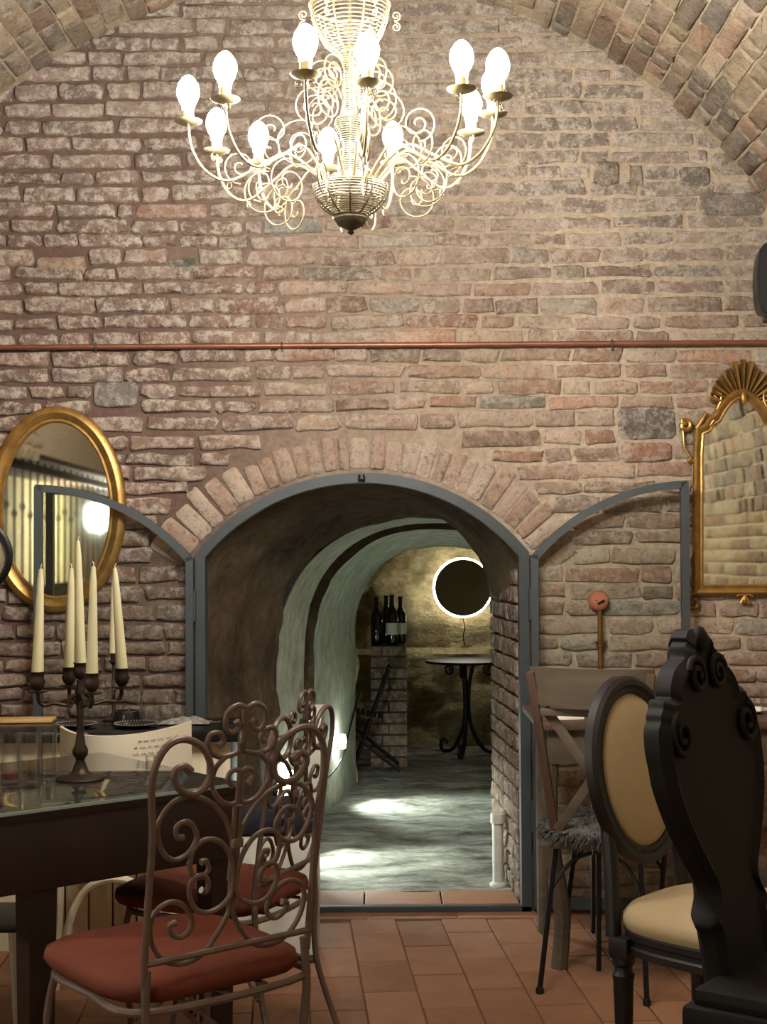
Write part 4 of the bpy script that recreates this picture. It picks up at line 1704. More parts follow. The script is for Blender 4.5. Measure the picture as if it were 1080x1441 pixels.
# wine glass and tumblers
p = at(154, 960, 5.12)
t = thing('wine_glass', 'clear stemmed wine glass on the counter between the candles', 'glass', (p.x, 5.05, TZ))
mb = MB(); mb.lathe([(0.0, 0.0), (0.03, 0.0), (0.03, 0.002), (0.004, 0.006), (0.0035, 0.07), (0.018, 0.085), (0.03, 0.105), (0.031, 0.125), (0.026, 0.155), (0.0245, 0.155), (0.0295, 0.125), (0.0285, 0.106), (0.0, 0.086)], n=22)
mb.build('glass_body', M['tumbler'], t)
p = at(213, 990, 5.08)
tumbler('low wide tumbler on the counter left of the patterned napkin', (p.x, 5.08, TZ), 0.042, 0.075, None)
# low black box / ashtray
p = at(155, 990, 5.18)
t = MB(); t.lathe([(0.0, 0.0), (0.05, 0.0), (0.052, 0.01), (0.045, 0.04), (0.04, 0.042), (0.038, 0.02), (0, 0.02)], n=24)
o = t.build('bowl', M['black_top'], None); o.location = (p.x + 0.075, 5.10, TZ)
tag(o, 'small dark bowl on the counter in front of the candlestick', 'bowl')
# napkin with cutlery
p = at(262, 998, 5.08)
mb = MB()
rows = []
for i in range(14):
    r_ = []
    for j in range(18):
        x = -0.09 + 0.18 * j / 17
        y = -0.06 + 0.12 * i / 13
        e_ = max(0, 1 - (x / 0.09) ** 2) * max(0, 1 - (y / 0.06) ** 2)
        r_.append((x, y, 0.003 + e_ * (0.018 + 0.014 * noise.noise(Vector((x * 40, y * 40, 2))))))
    rows.append(r_)
mb.grid(rows)
o = mb.build('napkin', M['napkin'], None, smooth=60); o.location = (p.x, 5.06, TZ)
tag(o, 'crumpled black and white patterned napkin at the right end of the counter', 'napkin')
for k, (dy_, lb) in enumerate(((-0.005, 'knife lying past the napkin on the counter'),)):
    t = thing('knife', 'dark-handled knife lying right of the patterned napkin', 'knife', (p.x + 0.10, 5.05, TZ), 0.05)
    mb = MB(); mb.box((0.055, 0, 0.006), (0.07, 0.012, 0.008), 0.002); mb.build('handle', M['black_top'], t, smooth=30)
    mb = MB(); mb.box((-0.02, 0, 0.005), (0.09, 0.013, 0.002)); mb.build('blade', M['silver'], t, smooth=30)

# ---- cream plywood chair with faded writing, standing at the counter
wc = thing('plywood_chair', 'cream chair with a low curved back and faded script, behind the table', 'chair', (-0.845, 4.50, 0))
mb = MB()
rows = []
for j in range(25):
    t_ = j / 24
    x = -0.215 + 0.43 * t_
    y = -0.05 + 0.22 * abs(2 * t_ - 1) ** 2.4
    up = 0.012 * (2 * t_ - 1) ** 2 + (0.014 * t_)
    rows.append([(x, y - 0.009, 0.60), (x, y - 0.020, 0.785 + up), (x * 0.985, y + 0.0, 0.785 + up), (x * 0.985, y + 0.010, 0.60)])
mb.grid(rows, True)
mb.add(rows[0], [(0, 1, 2, 3)]); mb.add(rows[-1], [(0, 1, 2, 3)])
mb.build('backrest', M['white_ply'], wc, smooth=30)
# illegible script marks
mb = MB()
rg = random.Random(3)
for (xa, xb, zz) in ((0.075, 0.185, 0.772), (0.065, 0.175, 0.752), (0.06, 0.15, 0.732), (-0.19, -0.13, 0.725)):
    x = xa
    while x < xb:
        L_ = rg.uniform(0.008, 0.02)
        pts = []
        for j in range(7):
            xx = x + L_ * j / 6
            t_ = (xx + 0.215) / 0.43
            yy = -0.05 + 0.22 * abs(2 * t_ - 1) ** 2.4 - 0.021 + (0.785 - zz) * 0.06
            pts.append((xx, yy, zz + 0.004 * math.sin(j * 2.1 + x * 300)))
        mb.tube(pts, 0.0011, 4)
        x += L_ + 0.006
sm2 = mb.build('script_print', M['ink'], wc)
sm2['kind'] = 'stuff'
mb = MB(); mb.box((0, 0.14, 0.44), (0.40, 0.38, 0.022), 0.008); mb.build('seat', M['white_ply'], wc, smooth=30)
for (x, y) in ((-0.17, -0.03), (0.17, -0.03), (-0.17, 0.30), (0.17, 0.30)):
    mb = MB(); mb.tube([(x * 1.08, y * 1.06, 0.0), (x, y, 0.435)], [0.011, 0.015], 8); mb.build('leg', M['white_wood'], wc)
for sx_ in (-1, 1):
    mb = MB(); mb.box((sx_ * 0.15, -0.03, 0.53), (0.03, 0.02, 0.19), 0.004); mb.build('back_support', M['white_wood'], wc, smooth=30)
mb = MB(); mb.tube(crom([(-0.155, -0.035, 0.05), (-0.145, -0.035, 0.2), (-0.09, -0.035, 0.31), (0.0, -0.035, 0.345), (0.09, -0.035, 0.31), (0.145, -0.035, 0.2), (0.155, -0.035, 0.05)], 6), 0.012, 8)
mb.build('arched_brace', M['white_wood'], wc)

# ---- white chair with navy cushion by the left door post
nc = thing('white_chair', 'white covered chair with a navy cushion by the left door post', 'chair', (-0.33, 4.88, 0))
mb = MB(); mb.box((-0.05, 0, 0.22), (0.30, 0.30, 0.40), 0.03); mb.build('skirted_seat', M['white_paint'], nc, smooth=40)
mb = MB(); mb.box((-0.05, 0, 0.465), (0.30, 0.30, 0.09), 0.035); mb.build('cushion', M['navy'], nc, smooth=50)
mb = MB()
mb.prism([(-0.13, 0.42), (0.13, 0.42), (0.15, 0.80), (0.13, 0.825), (-0.13, 0.825), (-0.15, 0.80)], lambda p: (0.07 + 0.02 * (p[1] - 0.4), p[0], p[1]), lambda p: (0.11 + 0.02 * (p[1] - 0.4), p[0], p[1]))
mb.build('backrest', M['white_paint'], nc, smooth=40)
for (x, y) in ((-0.18, -0.13), (0.08, -0.13), (-0.18, 0.13), (0.08, 0.13)):
    mb = MB(); mb.tube([(x, y, 0), (x, y, 0.05)], 0.012, 8); mb.build('leg', M['brown_wood'], nc)

# ---- low stool at the left edge under the table
ls = thing('low_stool', 'low stool with dark seat and pale tapered legs at the left edge', 'stool', (-1.18, 4.25, 0))
mb = MB(); mb.box((0, 0, 0.282), (0.28, 0.28, 0.024), 0.008); mb.build('seat', M['black_wood'], ls, smooth=40)
for (x, y) in ((-0.10, -0.10), (0.10, -0.10), (-0.10, 0.10), (0.10, 0.10)):
    mb = MB(); mb.tube([(x * 1.12, y * 1.12, 0), (x, y, 0.272)], [0.008, 0.016], 8); mb.build('leg', M['white_wood'], ls)

# ------------------------------------------------------------------ right: oval-back chair
def face(f):
    return math.atan2(f[1], f[0]) - PI / 2


oc = thing('oval_back_chair', 'dark framed oval-back chair upholstered in cream on the right', 'chair', (0.672, 3.62, 0), face((0.75, -0.66)))
RK = 0.16
OZ = 0.80


def obk(u, h, z_):
    return (u, -RK * (z_ - 0.48) + h, z_)


path = [(0.186 * math.cos(t), 0.212 * math.sin(t)) for t in [2 * PI * i / 60 for i in range(60)]]
prof = [(-0.022, 0.006), (-0.022, 0.020), (-0.014, 0.026), (-0.006, 0.022), (0.002, 0.030), (0.014, 0.028), (0.022, 0.018), (0.022, -0.004), (-0.022, -0.004)]
mb = MB(); mb.sweep(path, prof, lambda x, z_, h: obk(x, h, OZ + z_), True)
mb.build('oval_frame', M['black_wood'], oc, smooth=30)
mb = MB()
rows = []
for (s_, h_) in ((1.0, 0.004), (0.97, 0.018), (0.9, 0.026), (0.6, 0.034), (0.3, 0.037), (0.02, 0.038)):
    rows.append([obk(0.168 * s_ * math.cos(t), h_, OZ + 0.194 * s_ * math.sin(t)) for t in [2 * PI * i / 48 for i in range(48)]])
mb.grid(rows, True)
mb.add(rows[-1], [tuple(range(48))])
mb.build('back_pad', M['cream_cloth'], oc, smooth=60)
mb = MB()
mb.add([obk(0.17 * math.cos(t), -0.005, OZ + 0.196 * math.sin(t)) for t in [2 * PI * i / 48 for i in range(48)]], [tuple(range(48))])
mb.build('back_cover', M['cream_cloth'], oc, smooth=60)
for sx_ in (-1, 1):
    mb = MB(); mb.tube(crom([obk(sx_ * 0.15, 0, 0.68), obk(sx_ * 0.165, 0, 0.56), (sx_ * 0.18, 0.0, 0.42)], 6), [0.02] * 13, 10)
    mb.build('back_post', M['black_wood'], oc)


def seatpath(s_, n_=48):
    out = []
    for i in range(n_):
        a_ = 2 * PI * i / n_
        ca_, sa_ = math.cos(a_), math.sin(a_)
        rad = (abs(ca_) ** 3.4 + abs(sa_) ** 3.4) ** (-1 / 3.4)
        y_ = 0.215 + 0.225 * s_ * rad * sa_
        wd = 0.215 + 0.035 * (y_ / 0.44)
        out.append((wd * s_ * rad * ca_, y_))
    return out


mb = MB()
rows = []
for (s_, z_) in ((0.96, 0.385), (1.0, 0.39), (1.0, 0.405), (0.975, 0.41), (0.975, 0.42), (1.0, 0.425), (1.0, 0.44), (0.97, 0.445)):
    rows.append([(x, y, z_) for x, y in seatpath(s_)])
mb.grid(rows, True)
mb.build('seat_rail', M['black_wood'], oc, smooth=30)
mb = MB()
rows = []
for (s_, z_) in ((0.98, 0.443), (1.015, 0.458), (1.01, 0.475), (0.95, 0.492), (0.8, 0.503), (0.5, 0.512), (0.02, 0.515)):
    rows.append([(x, y, z_) for x, y in seatpath(s_)])
mb.grid(rows, True)
mb.add(rows[-1], [tuple(range(48))])
mb.build('seat_pad', M['cream_cloth'], oc, smooth=60)
for (x, y) in ((-0.185, 0.03), (0.185, 0.03), (-0.215, 0.40), (0.215, 0.40)):
    mb = MB()
    mb.box((x, y, 0.40), (0.052, 0.052, 0.05), 0.004)
    lg = mb.build('leg_block', M['black_wood'], oc, smooth=30)
    mb = MB(); mb.lathe([(0.014, 0.0), (0.016, 0.01), (0.025, 0.32), (0.028, 0.335), (0.022, 0.345), (0.022, 0.355), (0.028, 0.362), (0.028, 0.376), (0.0, 0.378)], (x, y, 0), 16)
    mb.build('leg', M['black_wood'], oc, smooth=35)

# ------------------------------------------------------------------ dark carved chair in front
cc = thing('carved_chair', 'near-black carved high-back chair at the right edge, seen against the light', 'chair', (0.715, 2.90, 0), face((0.80, -0.60)))
oz = [(1.192, 0.018), (1.190, 0.034), (1.176, 0.05), (1.168, 0.048), (1.158, 0.062), (1.140, 0.068), (1.132, 0.080), (1.118, 0.118), (1.098, 0.142), (1.076, 0.156), (1.062, 0.160), (1.060, 0.190), (1.046, 0.198), (1.034, 0.212), (1.022, 0.216), (1.005, 0.232), (0.966, 0.240), (0.93, 0.236), (0.893, 0.232), (0.834, 0.208), (0.782, 0.176), (0.73, 0.138), (0.69, 0.108), (0.655, 0.110), (0.63, 0.132), (0.615, 0.136), (0.60, 0.122), (0.56, 0.118), (0.46, 0.122)]
oz = [(p_.x, p_.y) for p_ in crom([Vector(q) for q in oz], 3)]
poly = [(-h_, z_) for z_, h_ in oz] + [(h_, z_) for z_, h_ in oz[::-1]]
CR = 0.15
mb = MB()


def cb_(x, y, z_):
    return (x, y - CR * (z_ - 0.5), z_)


cen = (0, 0.9)
n_ = len(poly)
ringA = [cb_(x, 0.016, z_) for x, z_ in poly]
ringB = [cb_(x * 0.9, 0.032, 0.88 + (z_ - 0.88) * 0.95) for x, z_ in poly]
ringC = [cb_(x * 0.8, 0.022, 0.88 + (z_ - 0.88) * 0.87) for x, z_ in poly]
ringD = [cb_(x, -0.016, z_) for x, z_ in poly]
ringE = [cb_(x * 0.9, -0.028, 0.88 + (z_ - 0.88) * 0.95) for x, z_ in poly]
mb.grid([ringE, ringD, ringA, ringB, ringC], True)
half_n = n_ // 2
for ring in (ringC, ringE):
    fs = []
    for i in range(half_n - 1):
        fs.append((i, i + 1, n_ - 2 - i, n_ - 1 - i))
    mb.add(ring, fs)
mb.build('carved_back', M['carved_black'], cc, smooth=35)
for sg in (-1, 1):
    mb = MB(); mb.tube([cb_(sg * x, 0.03, z_) for x, z_ in spiral(0.05, 1.10, 0.04, 0.008, 0.3, 1.6, 30)], 0.007, 8); mb.build('carved_scroll', M['carved_black'], cc)
    mb = MB(); mb.tube([cb_(sg * x, 0.03, z_) for x, z_ in spiral(0.16, 0.99, 0.045, 0.008, 1.3, -1.6, 30)], 0.007, 8); mb.build('carved_scroll', M['carved_black'], cc)
mb = MB(); mb.lathe([(0.0, -0.03), (0.022, -0.01), (0.026, 0.01), (0.012, 0.03), (0.0, 0.034)], cb_(0, 0.02, 1.165), 12, (1, 0.8)); mb.build('carved_crest', M['carved_black'], cc)
mb = MB(); mb.box((0, 0.21, 0.455), (0.47, 0.46, 0.075), 0.012); mb.build('seat_frame', M['carved_black'], cc, smooth=35)
mb = MB(); mb.box((0, 0.21, 0.505), (0.44, 0.43, 0.04), 0.018); mb.build('seat_pad', M['carved_black'], cc, smooth=50)
for (x, y) in ((-0.19, 0.01), (0.19, 0.01), (-0.20, 0.41), (0.20, 0.41)):
    s_ = 1 if x > 0 else -1
    k_ = 1 if y > 0.2 else -1
    mb = MB(); mb.tube(crom([(x, y, 0.43), (x + 0.02 * s_, y + 0.025 * k_, 0.34), (x + 0.004 * s_, y, 0.16), (x - 0.005 * s_, y, 0.05), (x + 0.02 * s_, y + 0.02 * k_, 0.0)], 5), [0.034 - 0.018 * min(1, j / 14) for j in range(21)], 10)
    mb.build('leg', M['carved_black'], cc)

# ------------------------------------------------------------------ cross-back chair with fur pad
xcx = thing('cross_back_chair', 'weathered wooden cross-back chair with thin iron legs and a grey fur pad', 'chair', (0.637, 4.34, 0), face((0.36, 0.93)))
ZB0, ZB1 = 0.885, 1.004
mb = MB()
rows = []
for j in range(17):
    t_ = -1 + 2 * j / 16
    x = 0.19 * t_
    y = -0.075 + 0.05 * t_ * t_
    rows.append([(x, y - 0.008, ZB0 + 0.004), (x, y - 0.016, ZB1), (x, y + 0.002, ZB1), (x, y + 0.01, ZB0 + 0.004)])
mb.grid(rows, True); mb.add(rows[0], [(0, 1, 2, 3)]); mb.add(rows[-1], [(0, 1, 2, 3)])
mb.build('backboard', M['mid_wood'], xcx, smooth=30)
for sx_ in (-1, 1):
    mb = MB(); mb.beam((sx_ * 0.125, 0.02, 0.46), (sx_ * 0.185, -0.05, 0.99), 0.026, 0.02, 0.004, (0, 1, 0)); mb.build('back_post', M['brown_wood'], xcx, smooth=30)
    mb = MB(); mb.beam((sx_ * 0.12, 0.012 + sx_ * 0.008, 0.50), (-sx_ * 0.145, -0.045 + sx_ * 0.008, 0.88), 0.030, 0.012, 0.003, (0, 1, 0)); mb.build('cross_bar', M['mid_wood'], xcx, smooth=30)
mb = MB(); mb.box((0, -0.045, 0.868), (0.31, 0.018, 0.022), 0.003); mb.build('back_rail', M['mid_wood'], xcx, smooth=30)
mb = MB(); mb.box((0, 0.20, 0.455), (0.36, 0.40, 0.022), 0.008); mb.build('seat', M['mid_wood'], xcx, smooth=40)
mb = MB()
rg = random.Random(11)
rows = []
for (s_, z_) in ((0.9, 0.466), (1.05, 0.475), (1.05, 0.497), (0.9, 0.512), (0.5, 0.52), (0.02, 0.522)):
    r_ = []
    for k_ in range(28):
        a_ = 2 * PI * k_ / 28
        rad = (abs(math.cos(a_)) ** 3 + abs(math.sin(a_)) ** 3) ** (-1 / 3)
        r_.append((0.185 * s_ * rad * math.cos(a_), 0.19 + 0.205 * s_ * rad * math.sin(a_), z_ + 0.006 * rg.uniform(-1, 1)))
    rows.append(r_)
mb.grid(rows, True); mb.add(rows[-1], [tuple(range(28))])
fp = mb.build('fur_pad', M['fur'], xcx, smooth=60)
mb = MB()
for k_ in range(2600):
    a_ = rg.uniform(0, 2 * PI)
    s_ = rg.choice([1.02, 1.03, rg.random()])
    rad = (abs(math.cos(a_)) ** 3 + abs(math.sin(a_)) ** 3) ** (-1 / 3)
    b0 = Vector((0.185 * s_ * rad * math.cos(a_), 0.19 + 0.205 * s_ * rad * math.sin(a_), rg.uniform(0.47, 0.50) if s_ > 1 else 0.512))
    out = Vector((math.cos(a_) * (1 if s_ > 1 else 0.3), math.sin(a_) * (1 if s_ > 1 else 0.3), rg.uniform(-0.9, 0.9) if s_ > 1 else 1)).normalized()
    out = (out + Vector((rg.uniform(-.6, .6), rg.uniform(-.6, .6), rg.uniform(-.4, .3)))).normalized()
    L_ = rg.uniform(0.016, 0.036)
    sd = out.cross(Vector((rg.uniform(-1, 1), rg.uniform(-1, 1), rg.uniform(-1, 1)))).normalized() * 0.0016
    mid = b0 + out * L_ * 0.6
    tip = b0 + out * L_ + Vector((0, 0, -0.010))
    mb.add([b0 - sd, b0 + sd, mid + sd, mid - sd, tip], [(0, 1, 2, 3), (3, 2, 4)])
fh = mb.build('fur_hair', M['fur'], fp, fix=False)
fh['kind'] = 'stuff'
im = Matrix.Rotation(-face((0.36, 0.93)), 3, 'Z')
for (px, py, sx_, sy_) in ((760, 1398, -0.13, 0.03), (911, 1415, 0.13, 0.03), (925, 1352, 0.15, 0.36), (790, 1345, -0.14, 0.36)):
    w = atz(px, py, 0.0)
    q = im @ (w - Vector((0.637, 4.34, 0)))
    mb = MB()
    mb.tube([(sx_, sy_, 0.447), (q.x, q.y, 0.012)], 0.0085, 8)
    lg = mb.build('leg', M['black_iron'], xcx)
    mb = MB(); mb.lathe([(0.0, 0.0), (0.012, 0.0), (0.013, 0.012), (0.009, 0.022), (0.0, 0.022)], (q.x, q.y, 0), 10); mb.build('foot', M['black_iron'], lg)
    mb = MB()
    t_ = 0.3
    a0 = Vector((sx_, sy_, 0.447)).lerp(Vector((q.x, q.y, 0.012)), t_)
    mb.tube(crom([a0, Vector((a0.x * 0.6, a0.y + (0.03 if sy_ < 0.2 else -0.03), 0.40)), Vector((0.0, a0.y * 0.9 + 0.02, 0.44))], 6), 0.006, 6)
    mb.build('curved_brace', M['black_iron'], xcx)

# ------------------------------------------------------------------ table against the right wall
wt = thing('wall_table', 'weathered wooden table with one curved leg behind the cross-back chair', 'table', (1.0, 4.9, 0))
mb = MB(); mb.box((0.02, 0.0, 0.79), (1.04, 0.56, 0.026), 0.004); mb.build('table_top', M['brown_wood'], wt, smooth=30)
mb = MB(); mb.box((0.02, -0.245, 0.72), (0.98, 0.02, 0.11), 0.003); mb.build('apron', M['mid_wood'], wt, smooth=30)
w = atz(783, 1352, 0.0)
lx, ly = w.x - 1.0, -0.225
mb = MB(); mb.tube(crom([(lx - 0.01, ly, 0.77), (lx - 0.025, ly, 0.6), (lx - 0.02, ly, 0.4), (lx + 0.012, ly, 0.18), (lx, ly, 0.0)], 6), [0.027] * 25, 8); mb.build('curved_leg', M['mid_wood'], wt)
for (px, py) in ((843, 1366), (835, 1313)):
    w = atz(px, py, 0.0)
    mb = MB(); mb.tube([(w.x - 1.0 + 0.01, max(-0.255, min(0.24, w.y - 4.9)), 0.775), (w.x - 1.0, w.y - 4.9, 0.0)], 0.0085, 8); mb.build('iron_leg', M['black_iron'], wt)
for (x, y) in ((0.48, -0.22), (0.48, 0.22), (-0.44, 0.22)):
    mb = MB(); mb.tube([(x, y, 0.78), (x, y, 0.0)], 0.02, 8); mb.build('leg', M['mid_wood'], wt)
# things on it
o = MB(); o.box((0, 0, 0.006), (0.09, 0.06, 0.012), 0.001)
p = at(802, 993, 4.70)
o = o.build('folded_napkins', M['paper'], None, smooth=30); o.location = (p.x, 4.72, 0.804); o.rotation_euler = (0, 0, 0.1)
tag(o, 'small flat stack of white napkins on the table behind the cross-back chair', 'napkins')
p = at(1072, 1000, 4.75)
tumbler('clear tumbler on the wall table at the right edge', (p.x + 0.03, 4.75, 0.804), 0.035, 0.085, None)
t = thing('dinner_plate', 'small white plate on the wall table at the right edge', 'plate', (p.x - 0.02, 4.88, 0.804))
mb = MB(); mb.lathe([(0.0, 0.0), (0.05, 0.0), (0.08, 0.01), (0.08, 0.013), (0.05, 0.004), (0.0, 0.004)], n=30); mb.build('dish', M['paper'], t)

# ------------------------------------------------------------------ inside the passage
# two low wall lights, strung on a wire
def wall_light(label, loc, aim, power):
    t = thing('wall_light', label, 'wall light', loc, group='low wall lights in the passage')
    mb = MB(); mb.box((-0.012, 0.012, 0.0), (0.03, 0.03, 0.06), 0.006); mb.build('back_plate', M['black_iron'], t, smooth=30)
    mb = MB(); mb.lathe([(0.0, -0.045), (0.016, -0.038), (0.021, -0.01), (0.021, 0.01), (0.014, 0.034), (0.0, 0.04)], (0.024, -0.015, 0.01), 14); mb.build('bulb', M['spot_lens'], t)
    ld = bpy.data.lights.new('wall_light_beam', 'SPOT')
    ld.energy = power
    ld.color = (0.88, 1.0, 0.93)
    ld.spot_size = math.radians(96)
    ld.spot_blend = 0.6
    ld.shadow_soft_size = 0.02
    lo = bpy.data.objects.new('wall_light_beam', ld)
    COL.objects.link(lo)
    lo.parent = t
    lo.location = (0.06, -0.02, 0.02)
    dv = Vector(aim) - (Vector(loc) + Vector((0.06, -0.02, 0.02)))
    lo.rotation_euler = dv.to_track_quat('-Z', 'Y').to_euler()
    return t


p1 = at(476, 1045, 7.70)
p2 = at(402, 1098, 6.35)
wall_light('further of the two bright low lights on the passage wall', (p1.x, 7.70, p1.z), (0.22, 7.5, 0.0), PASSAGE_SPOT)
wall_light('nearer of the two bright low lights on the passage wall, behind the iron chair', (p2.x, 6.35, p2.z), (0.1, 6.1, 0.0), PASSAGE_SPOT)
mb = MB(); mb.tube(crom([p2 + Vector((0.02, -0.02, -0.07)), p2.lerp(p1, 0.5) + Vector((0.05, 0, -0.1)), p1 + Vector((0.02, -0.02, -0.08)), Vector((p1.x + 0.06, 8.1, p1.z + 0.05)), Vector((-0.15, 8.4, p1.z + 0.2))], 8), 0.006, 6)
tag(mb.build('cable', M['black_iron'], None), 'dark cable looping along the passage wall between the low lights', 'cable')

# round backlit mirror on the end wall
c = at(652, 827, 9.86)
rm = thing('round_mirror', 'dark round mirror with a glowing rim on the far wall of the passage', 'mirror', (c.x, 9.86, c.z))
rx = Matrix.Rotation(PI / 2, 3, 'X')
mb = MB(); mb.lathe([(0.0, 0.0), (0.196, 0.0), (0.196, 0.012), (0.0, 0.012)], (0, 0, 0), 56, m=rx)
mb.build('mirror_disc', simple('smoked_mirror', (110, 98, 58), 0.35, 0.0, spec=0.4), rm, smooth=30)
mb = MB(); mb.tube([(0.199 * math.cos(t), 0.016, 0.199 * math.sin(t)) for t in [2 * PI * i / 56 for i in range(56)]], 0.0065, 8, closed=True)
mb.build('light_ring', M['ring_light'], rm)
mb = MB(); mb.tube([(0.209 * math.cos(t), 0.024, 0.209 * math.sin(t)) for t in [2 * PI * i / 56 for i in range(56)]], 0.0035, 6, closed=True)
mb.build('rim', M['white_paint'], rm)
mb = MB(); mb.tube(crom([(0.0, 0.03, -0.215), (0.012, 0.03, -0.28), (0.0, 0.03, -0.34), (0.012, 0.05, -0.40)], 6), 0.004, 5)
mb.build('power_cord', M['black_iron'], rm)

# brick pillar with bottles
px0, px1 = at(521, 1000, 9.0).x, at(574, 1000, 9.0).x
bpil = thing('brick_pillar', 'short brick pillar standing in the passage with bottles on top', 'pillar', ((px0 + px1) / 2, 9.12, 0))
wd = px1 - px0
for k in range(11):
    z0 = 0.015 + k * 0.070
    half = [(-wd / 4, wd / 2), (wd / 4, wd / 2)] if k % 2 else [(-wd / 3, wd / 3), (wd / 6, wd * 2 / 3)]
    for (x, w_) in half:
        for (y, L_) in ((-0.09, 0.17), (0.085, 0.16)):
            mb = MB(); mb.box((x + RNG.uniform(-.003, .003), y + RNG.uniform(-.004, .004), z0 + 0.03), (w_ - 0.008, L_ - 0.008, 0.058), 0.005)
            mb.c = [lin(RNG.choice([(150, 128, 108), (164, 142, 118), (138, 116, 98)])) + (0.5,)] * len(mb.v)
            mb.build('brick', M['brick'], bpil, smooth=30)
mb = MB(); mb.box((0, 0, 0.39), (wd - 0.022, 0.33, 0.77), 0.0); mb.build('mortar_core', M['rock'], bpil, smooth=30)
bt = MB()
bt.lathe([(0.0, 0.0), (0.034, 0.0), (0.037, 0.006), (0.037, 0.175), (0.032, 0.195), (0.016, 0.225), (0.0135, 0.24), (0.0135, 0.285), (0.0155, 0.287), (0.0155, 0.30), (0.0, 0.30)], n=20)
bt_me = bt.mesh('bottle_body', M['bottle'])
lb_ = MB(); lb_.lathe([(0.0376, 0.06), (0.0376, 0.13)], n=20, cap=False)
lb_me = lb_.mesh('paper_label', M['paper'])
ztop = 0.015 + 11 * 0.070 - 0.004
for (px, y_, s_, lb, has) in ((530, 9.05, 1.0, 'dark wine bottle at the left end of the row on the brick pillar', False), (544, 9.16, 1.02, 'dark wine bottle second from the left on the brick pillar', False), (552, 9.03, 1.05, 'dark wine bottle third from the left, with a pale label, on the brick pillar', True), (564, 9.14, 1.0, 'dark wine bottle nearest the glowing mirror on the brick pillar', True)):
    t = thing('wine_bottle', lb, 'bottle', (at(px, 900, y_).x, y_, ztop), group='wine bottles on the brick pillar', scale=s_)
    put(bt_me, t, (0, 0, 0), 'bottle_body')
    if has:
        put(lb_me, t, (0, 0, 0), 'paper_label')

# black folding chair
fc_y = 8.72
fc = thing('folding_chair', 'black folding chair beside the brick pillar in the passage', 'chair', (at(525, 1040, fc_y).x, fc_y, 0))


def fxz(px, py):
    q = at(px, py, fc_y)
    return (q.x - fc.location.x, max(0.03, q.z))


for y in (-0.16, 0.16):
    a_ = fxz(548, 938); b_ = fxz(498, 1078)
    mb = MB(); mb.tube([(a_[0], y, a_[1]), (b_[0], y, b_[1])], 0.010, 8); mb.build('back_leg', M['black_iron'], fc)
    a_ = fxz(500, 1030); b_ = fxz(562, 1080)
    mb = MB(); mb.tube([(a_[0], y, a_[1]), (b_[0], y, b_[1])], 0.010, 8); mb.build('front_leg', M['black_iron'], fc)
for k in range(5):
    q = fxz(503 + 8 * k, 1002 + k * 1.5)
    mb = MB(); mb.box((q[0], 0, q[1]), (0.026, 0.34, 0.012), 0.002); mb.build('seat_slat', M['black_iron'], fc, smooth=30)
for k in range(2):
    q = fxz(546 - 9 * k, 945 + 22 * k)
    mb = MB(); mb.box((q[0], 0, q[1]), (0.012, 0.33, 0.035), 0.002); mb.build('back_slat', M['black_iron'], fc, smooth=30)

# round wrought iron table
ty = 9.45
tx = at(657, 1000, ty).x
it = thing('iron_table', 'black wrought iron pedestal table under the round mirror', 'table', (tx, ty, 0))
mb = MB(); mb.lathe([(0.0, 0.632), (0.27, 0.632), (0.275, 0.64), (0.27, 0.648), (0.0, 0.648)], n=40); mb.build('table_top', M['black_iron'], it, smooth=30)
for k in range(3):
    a_ = 2 * PI * k / 3 + 0.25
    mb = MB()
    pr_ = [(0.05, 0.62), (0.022, 0.5), (0.014, 0.36), (0.024, 0.24), (0.07, 0.12), (0.13, 0.05), (0.2, 0.03), (0.235, 0.055), (0.225, 0.10), (0.19, 0.105), (0.185, 0.08)]
    mb.tube(crom([(r_ * math.cos(a_), r_ * math.sin(a_), z_) for r_, z_ in pr_], 6), 0.013, 8)
    mb.build('scrolled_leg', M['black_iron'], it)
    mb = MB(); mb.tube([(p_[0] * math.cos(a_), p_[0] * math.sin(a_), p_[1]) for p_ in spiral(0.16, 0.58, 0.045, 0.012, 1.57, 1.4, 24)], 0.008, 6)
    mb.build('top_scroll', M['black_iron'], it)

# white pipe standing by the right jamb
wx = at(701, 1200, 5.78)
wp_ = thing('waste_pipe', 'short white capped pipe standing at the right door jamb', 'pipe', (wx.x, 5.78, 0.0))
mb = MB(); mb.tube([(0, 0, 0.0), (0, 0, 0.27)], 0.022, 14); mb.build('tube', M['white_paint'], wp_)
mb = MB(); mb.lathe([(0.022, 0.262), (0.029, 0.264), (0.029, 0.30), (0.024, 0.305), (0.0, 0.305)], n=18); mb.build('cap', M['white_paint'], wp_)
mb = MB(); mb.lathe([(0.0, 0.0), (0.034, 0.0), (0.034, 0.02), (0.022, 0.03)], (0, 0, 0.0), 18); mb.build('foot_collar', M['white_paint'], wp_)

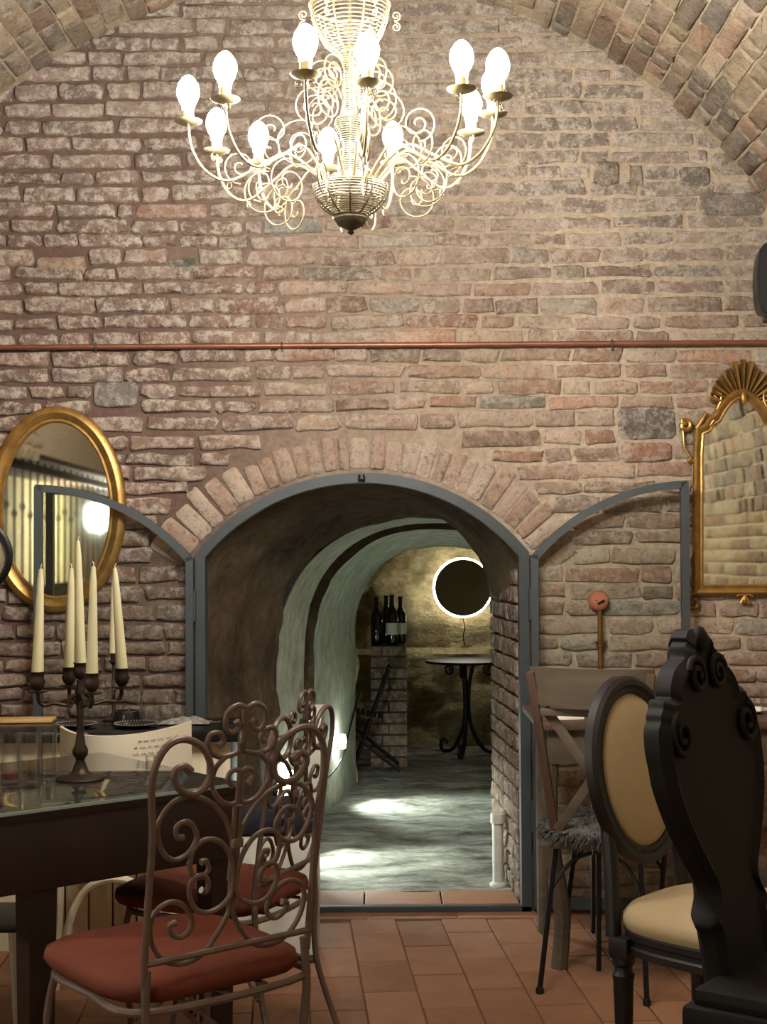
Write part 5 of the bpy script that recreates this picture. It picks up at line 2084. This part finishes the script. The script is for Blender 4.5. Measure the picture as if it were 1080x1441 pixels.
# ------------------------------------------------------------------ alcove on the left (seen in the oval mirror)
RXX = -2.30
rl = thing('stair_railing', 'black iron railing with twisted bars in the left alcove, reflected in the oval mirror', 'railing', (RXX, 0.9, 0))
for k in range(24):
    y = -1.6 + k * 0.2
    mb = MB()
    zb_ = 1.16
    mb.tube([(0, y - 0.9, zb_), (0, y - 0.9, 1.985)], 0.010, 6)
    mb.lathe([(0.01, -0.03), (0.02, 0), (0.01, 0.03)], (0, y - 0.9, 1.62 + 0.05 * (k % 2)), 8)
    mb.build('baluster', M['black_iron'], rl)
mb = MB(); mb.box((0, 0.8 - 0.9, 1.15), (0.03, 4.8, 0.03), 0.003); mb.build('bottom_rail', M['black_iron'], rl)
mb = MB(); mb.box((0, 0.8 - 0.9, 1.93), (0.05, 4.8, 0.05), 0.003); mb.build('top_beam', M['black_iron'], rl)
mb = MB(); mb.beam((-0.3, 1.6, 1.75), (-0.3, -1.6, 0.75), 0.04, 0.03); mb.build('sloping_rail', M['black_iron'], rl)
mb = MB(); mb.box((0, 0.8 - 0.9, 0.57), (0.04, 4.8, 1.13), 0.003); mb.build('kick_panel', M['black_top'], rl)
lp = thing('floor_lamp', 'bright globe lamp in the left alcove, reflected in the oval mirror', 'lamp', (-2.55, -1.85, 0))
mb = MB(); mb.lathe([(0.0, 0.0), (0.12, 0.0), (0.12, 0.02), (0.012, 0.04), (0.012, 1.62), (0.0, 1.62)], n=16); mb.build('pole', M['black_iron'], lp)
mb = MB(); mb.lathe([(0.0, -0.1)] + [(0.1 * math.cos(t), 0.1 * math.sin(t)) for t in [-PI / 2 + PI * j / 12 for j in range(1, 12)]] + [(0.0, 0.1)], (0, 0, 1.70), 18); mb.build('globe', M['lamp_globe'], lp)

sc2 = thing('alcove_fill_light', 'added globe light, out of view, brightening the left alcove', 'lamp', (-2.65, 3.3, 1.65))  # added fill lamp outside the view, brightens the mirrored alcove stone
mb = MB(); mb.box((0, -0.02, 0), (0.06, 0.035, 0.12), 0.005); mb.build('back_plate', M['black_iron'], sc2, smooth=30)
mb = MB(); mb.lathe([(0.0, -0.07)] + [(0.07 * math.cos(t), 0.07 * math.sin(t)) for t in [-PI / 2 + PI * j / 10 for j in range(1, 10)]] + [(0.0, 0.07)], (0, -0.11, 0.02), 16); mb.build('globe', M['lamp_globe'], sc2)
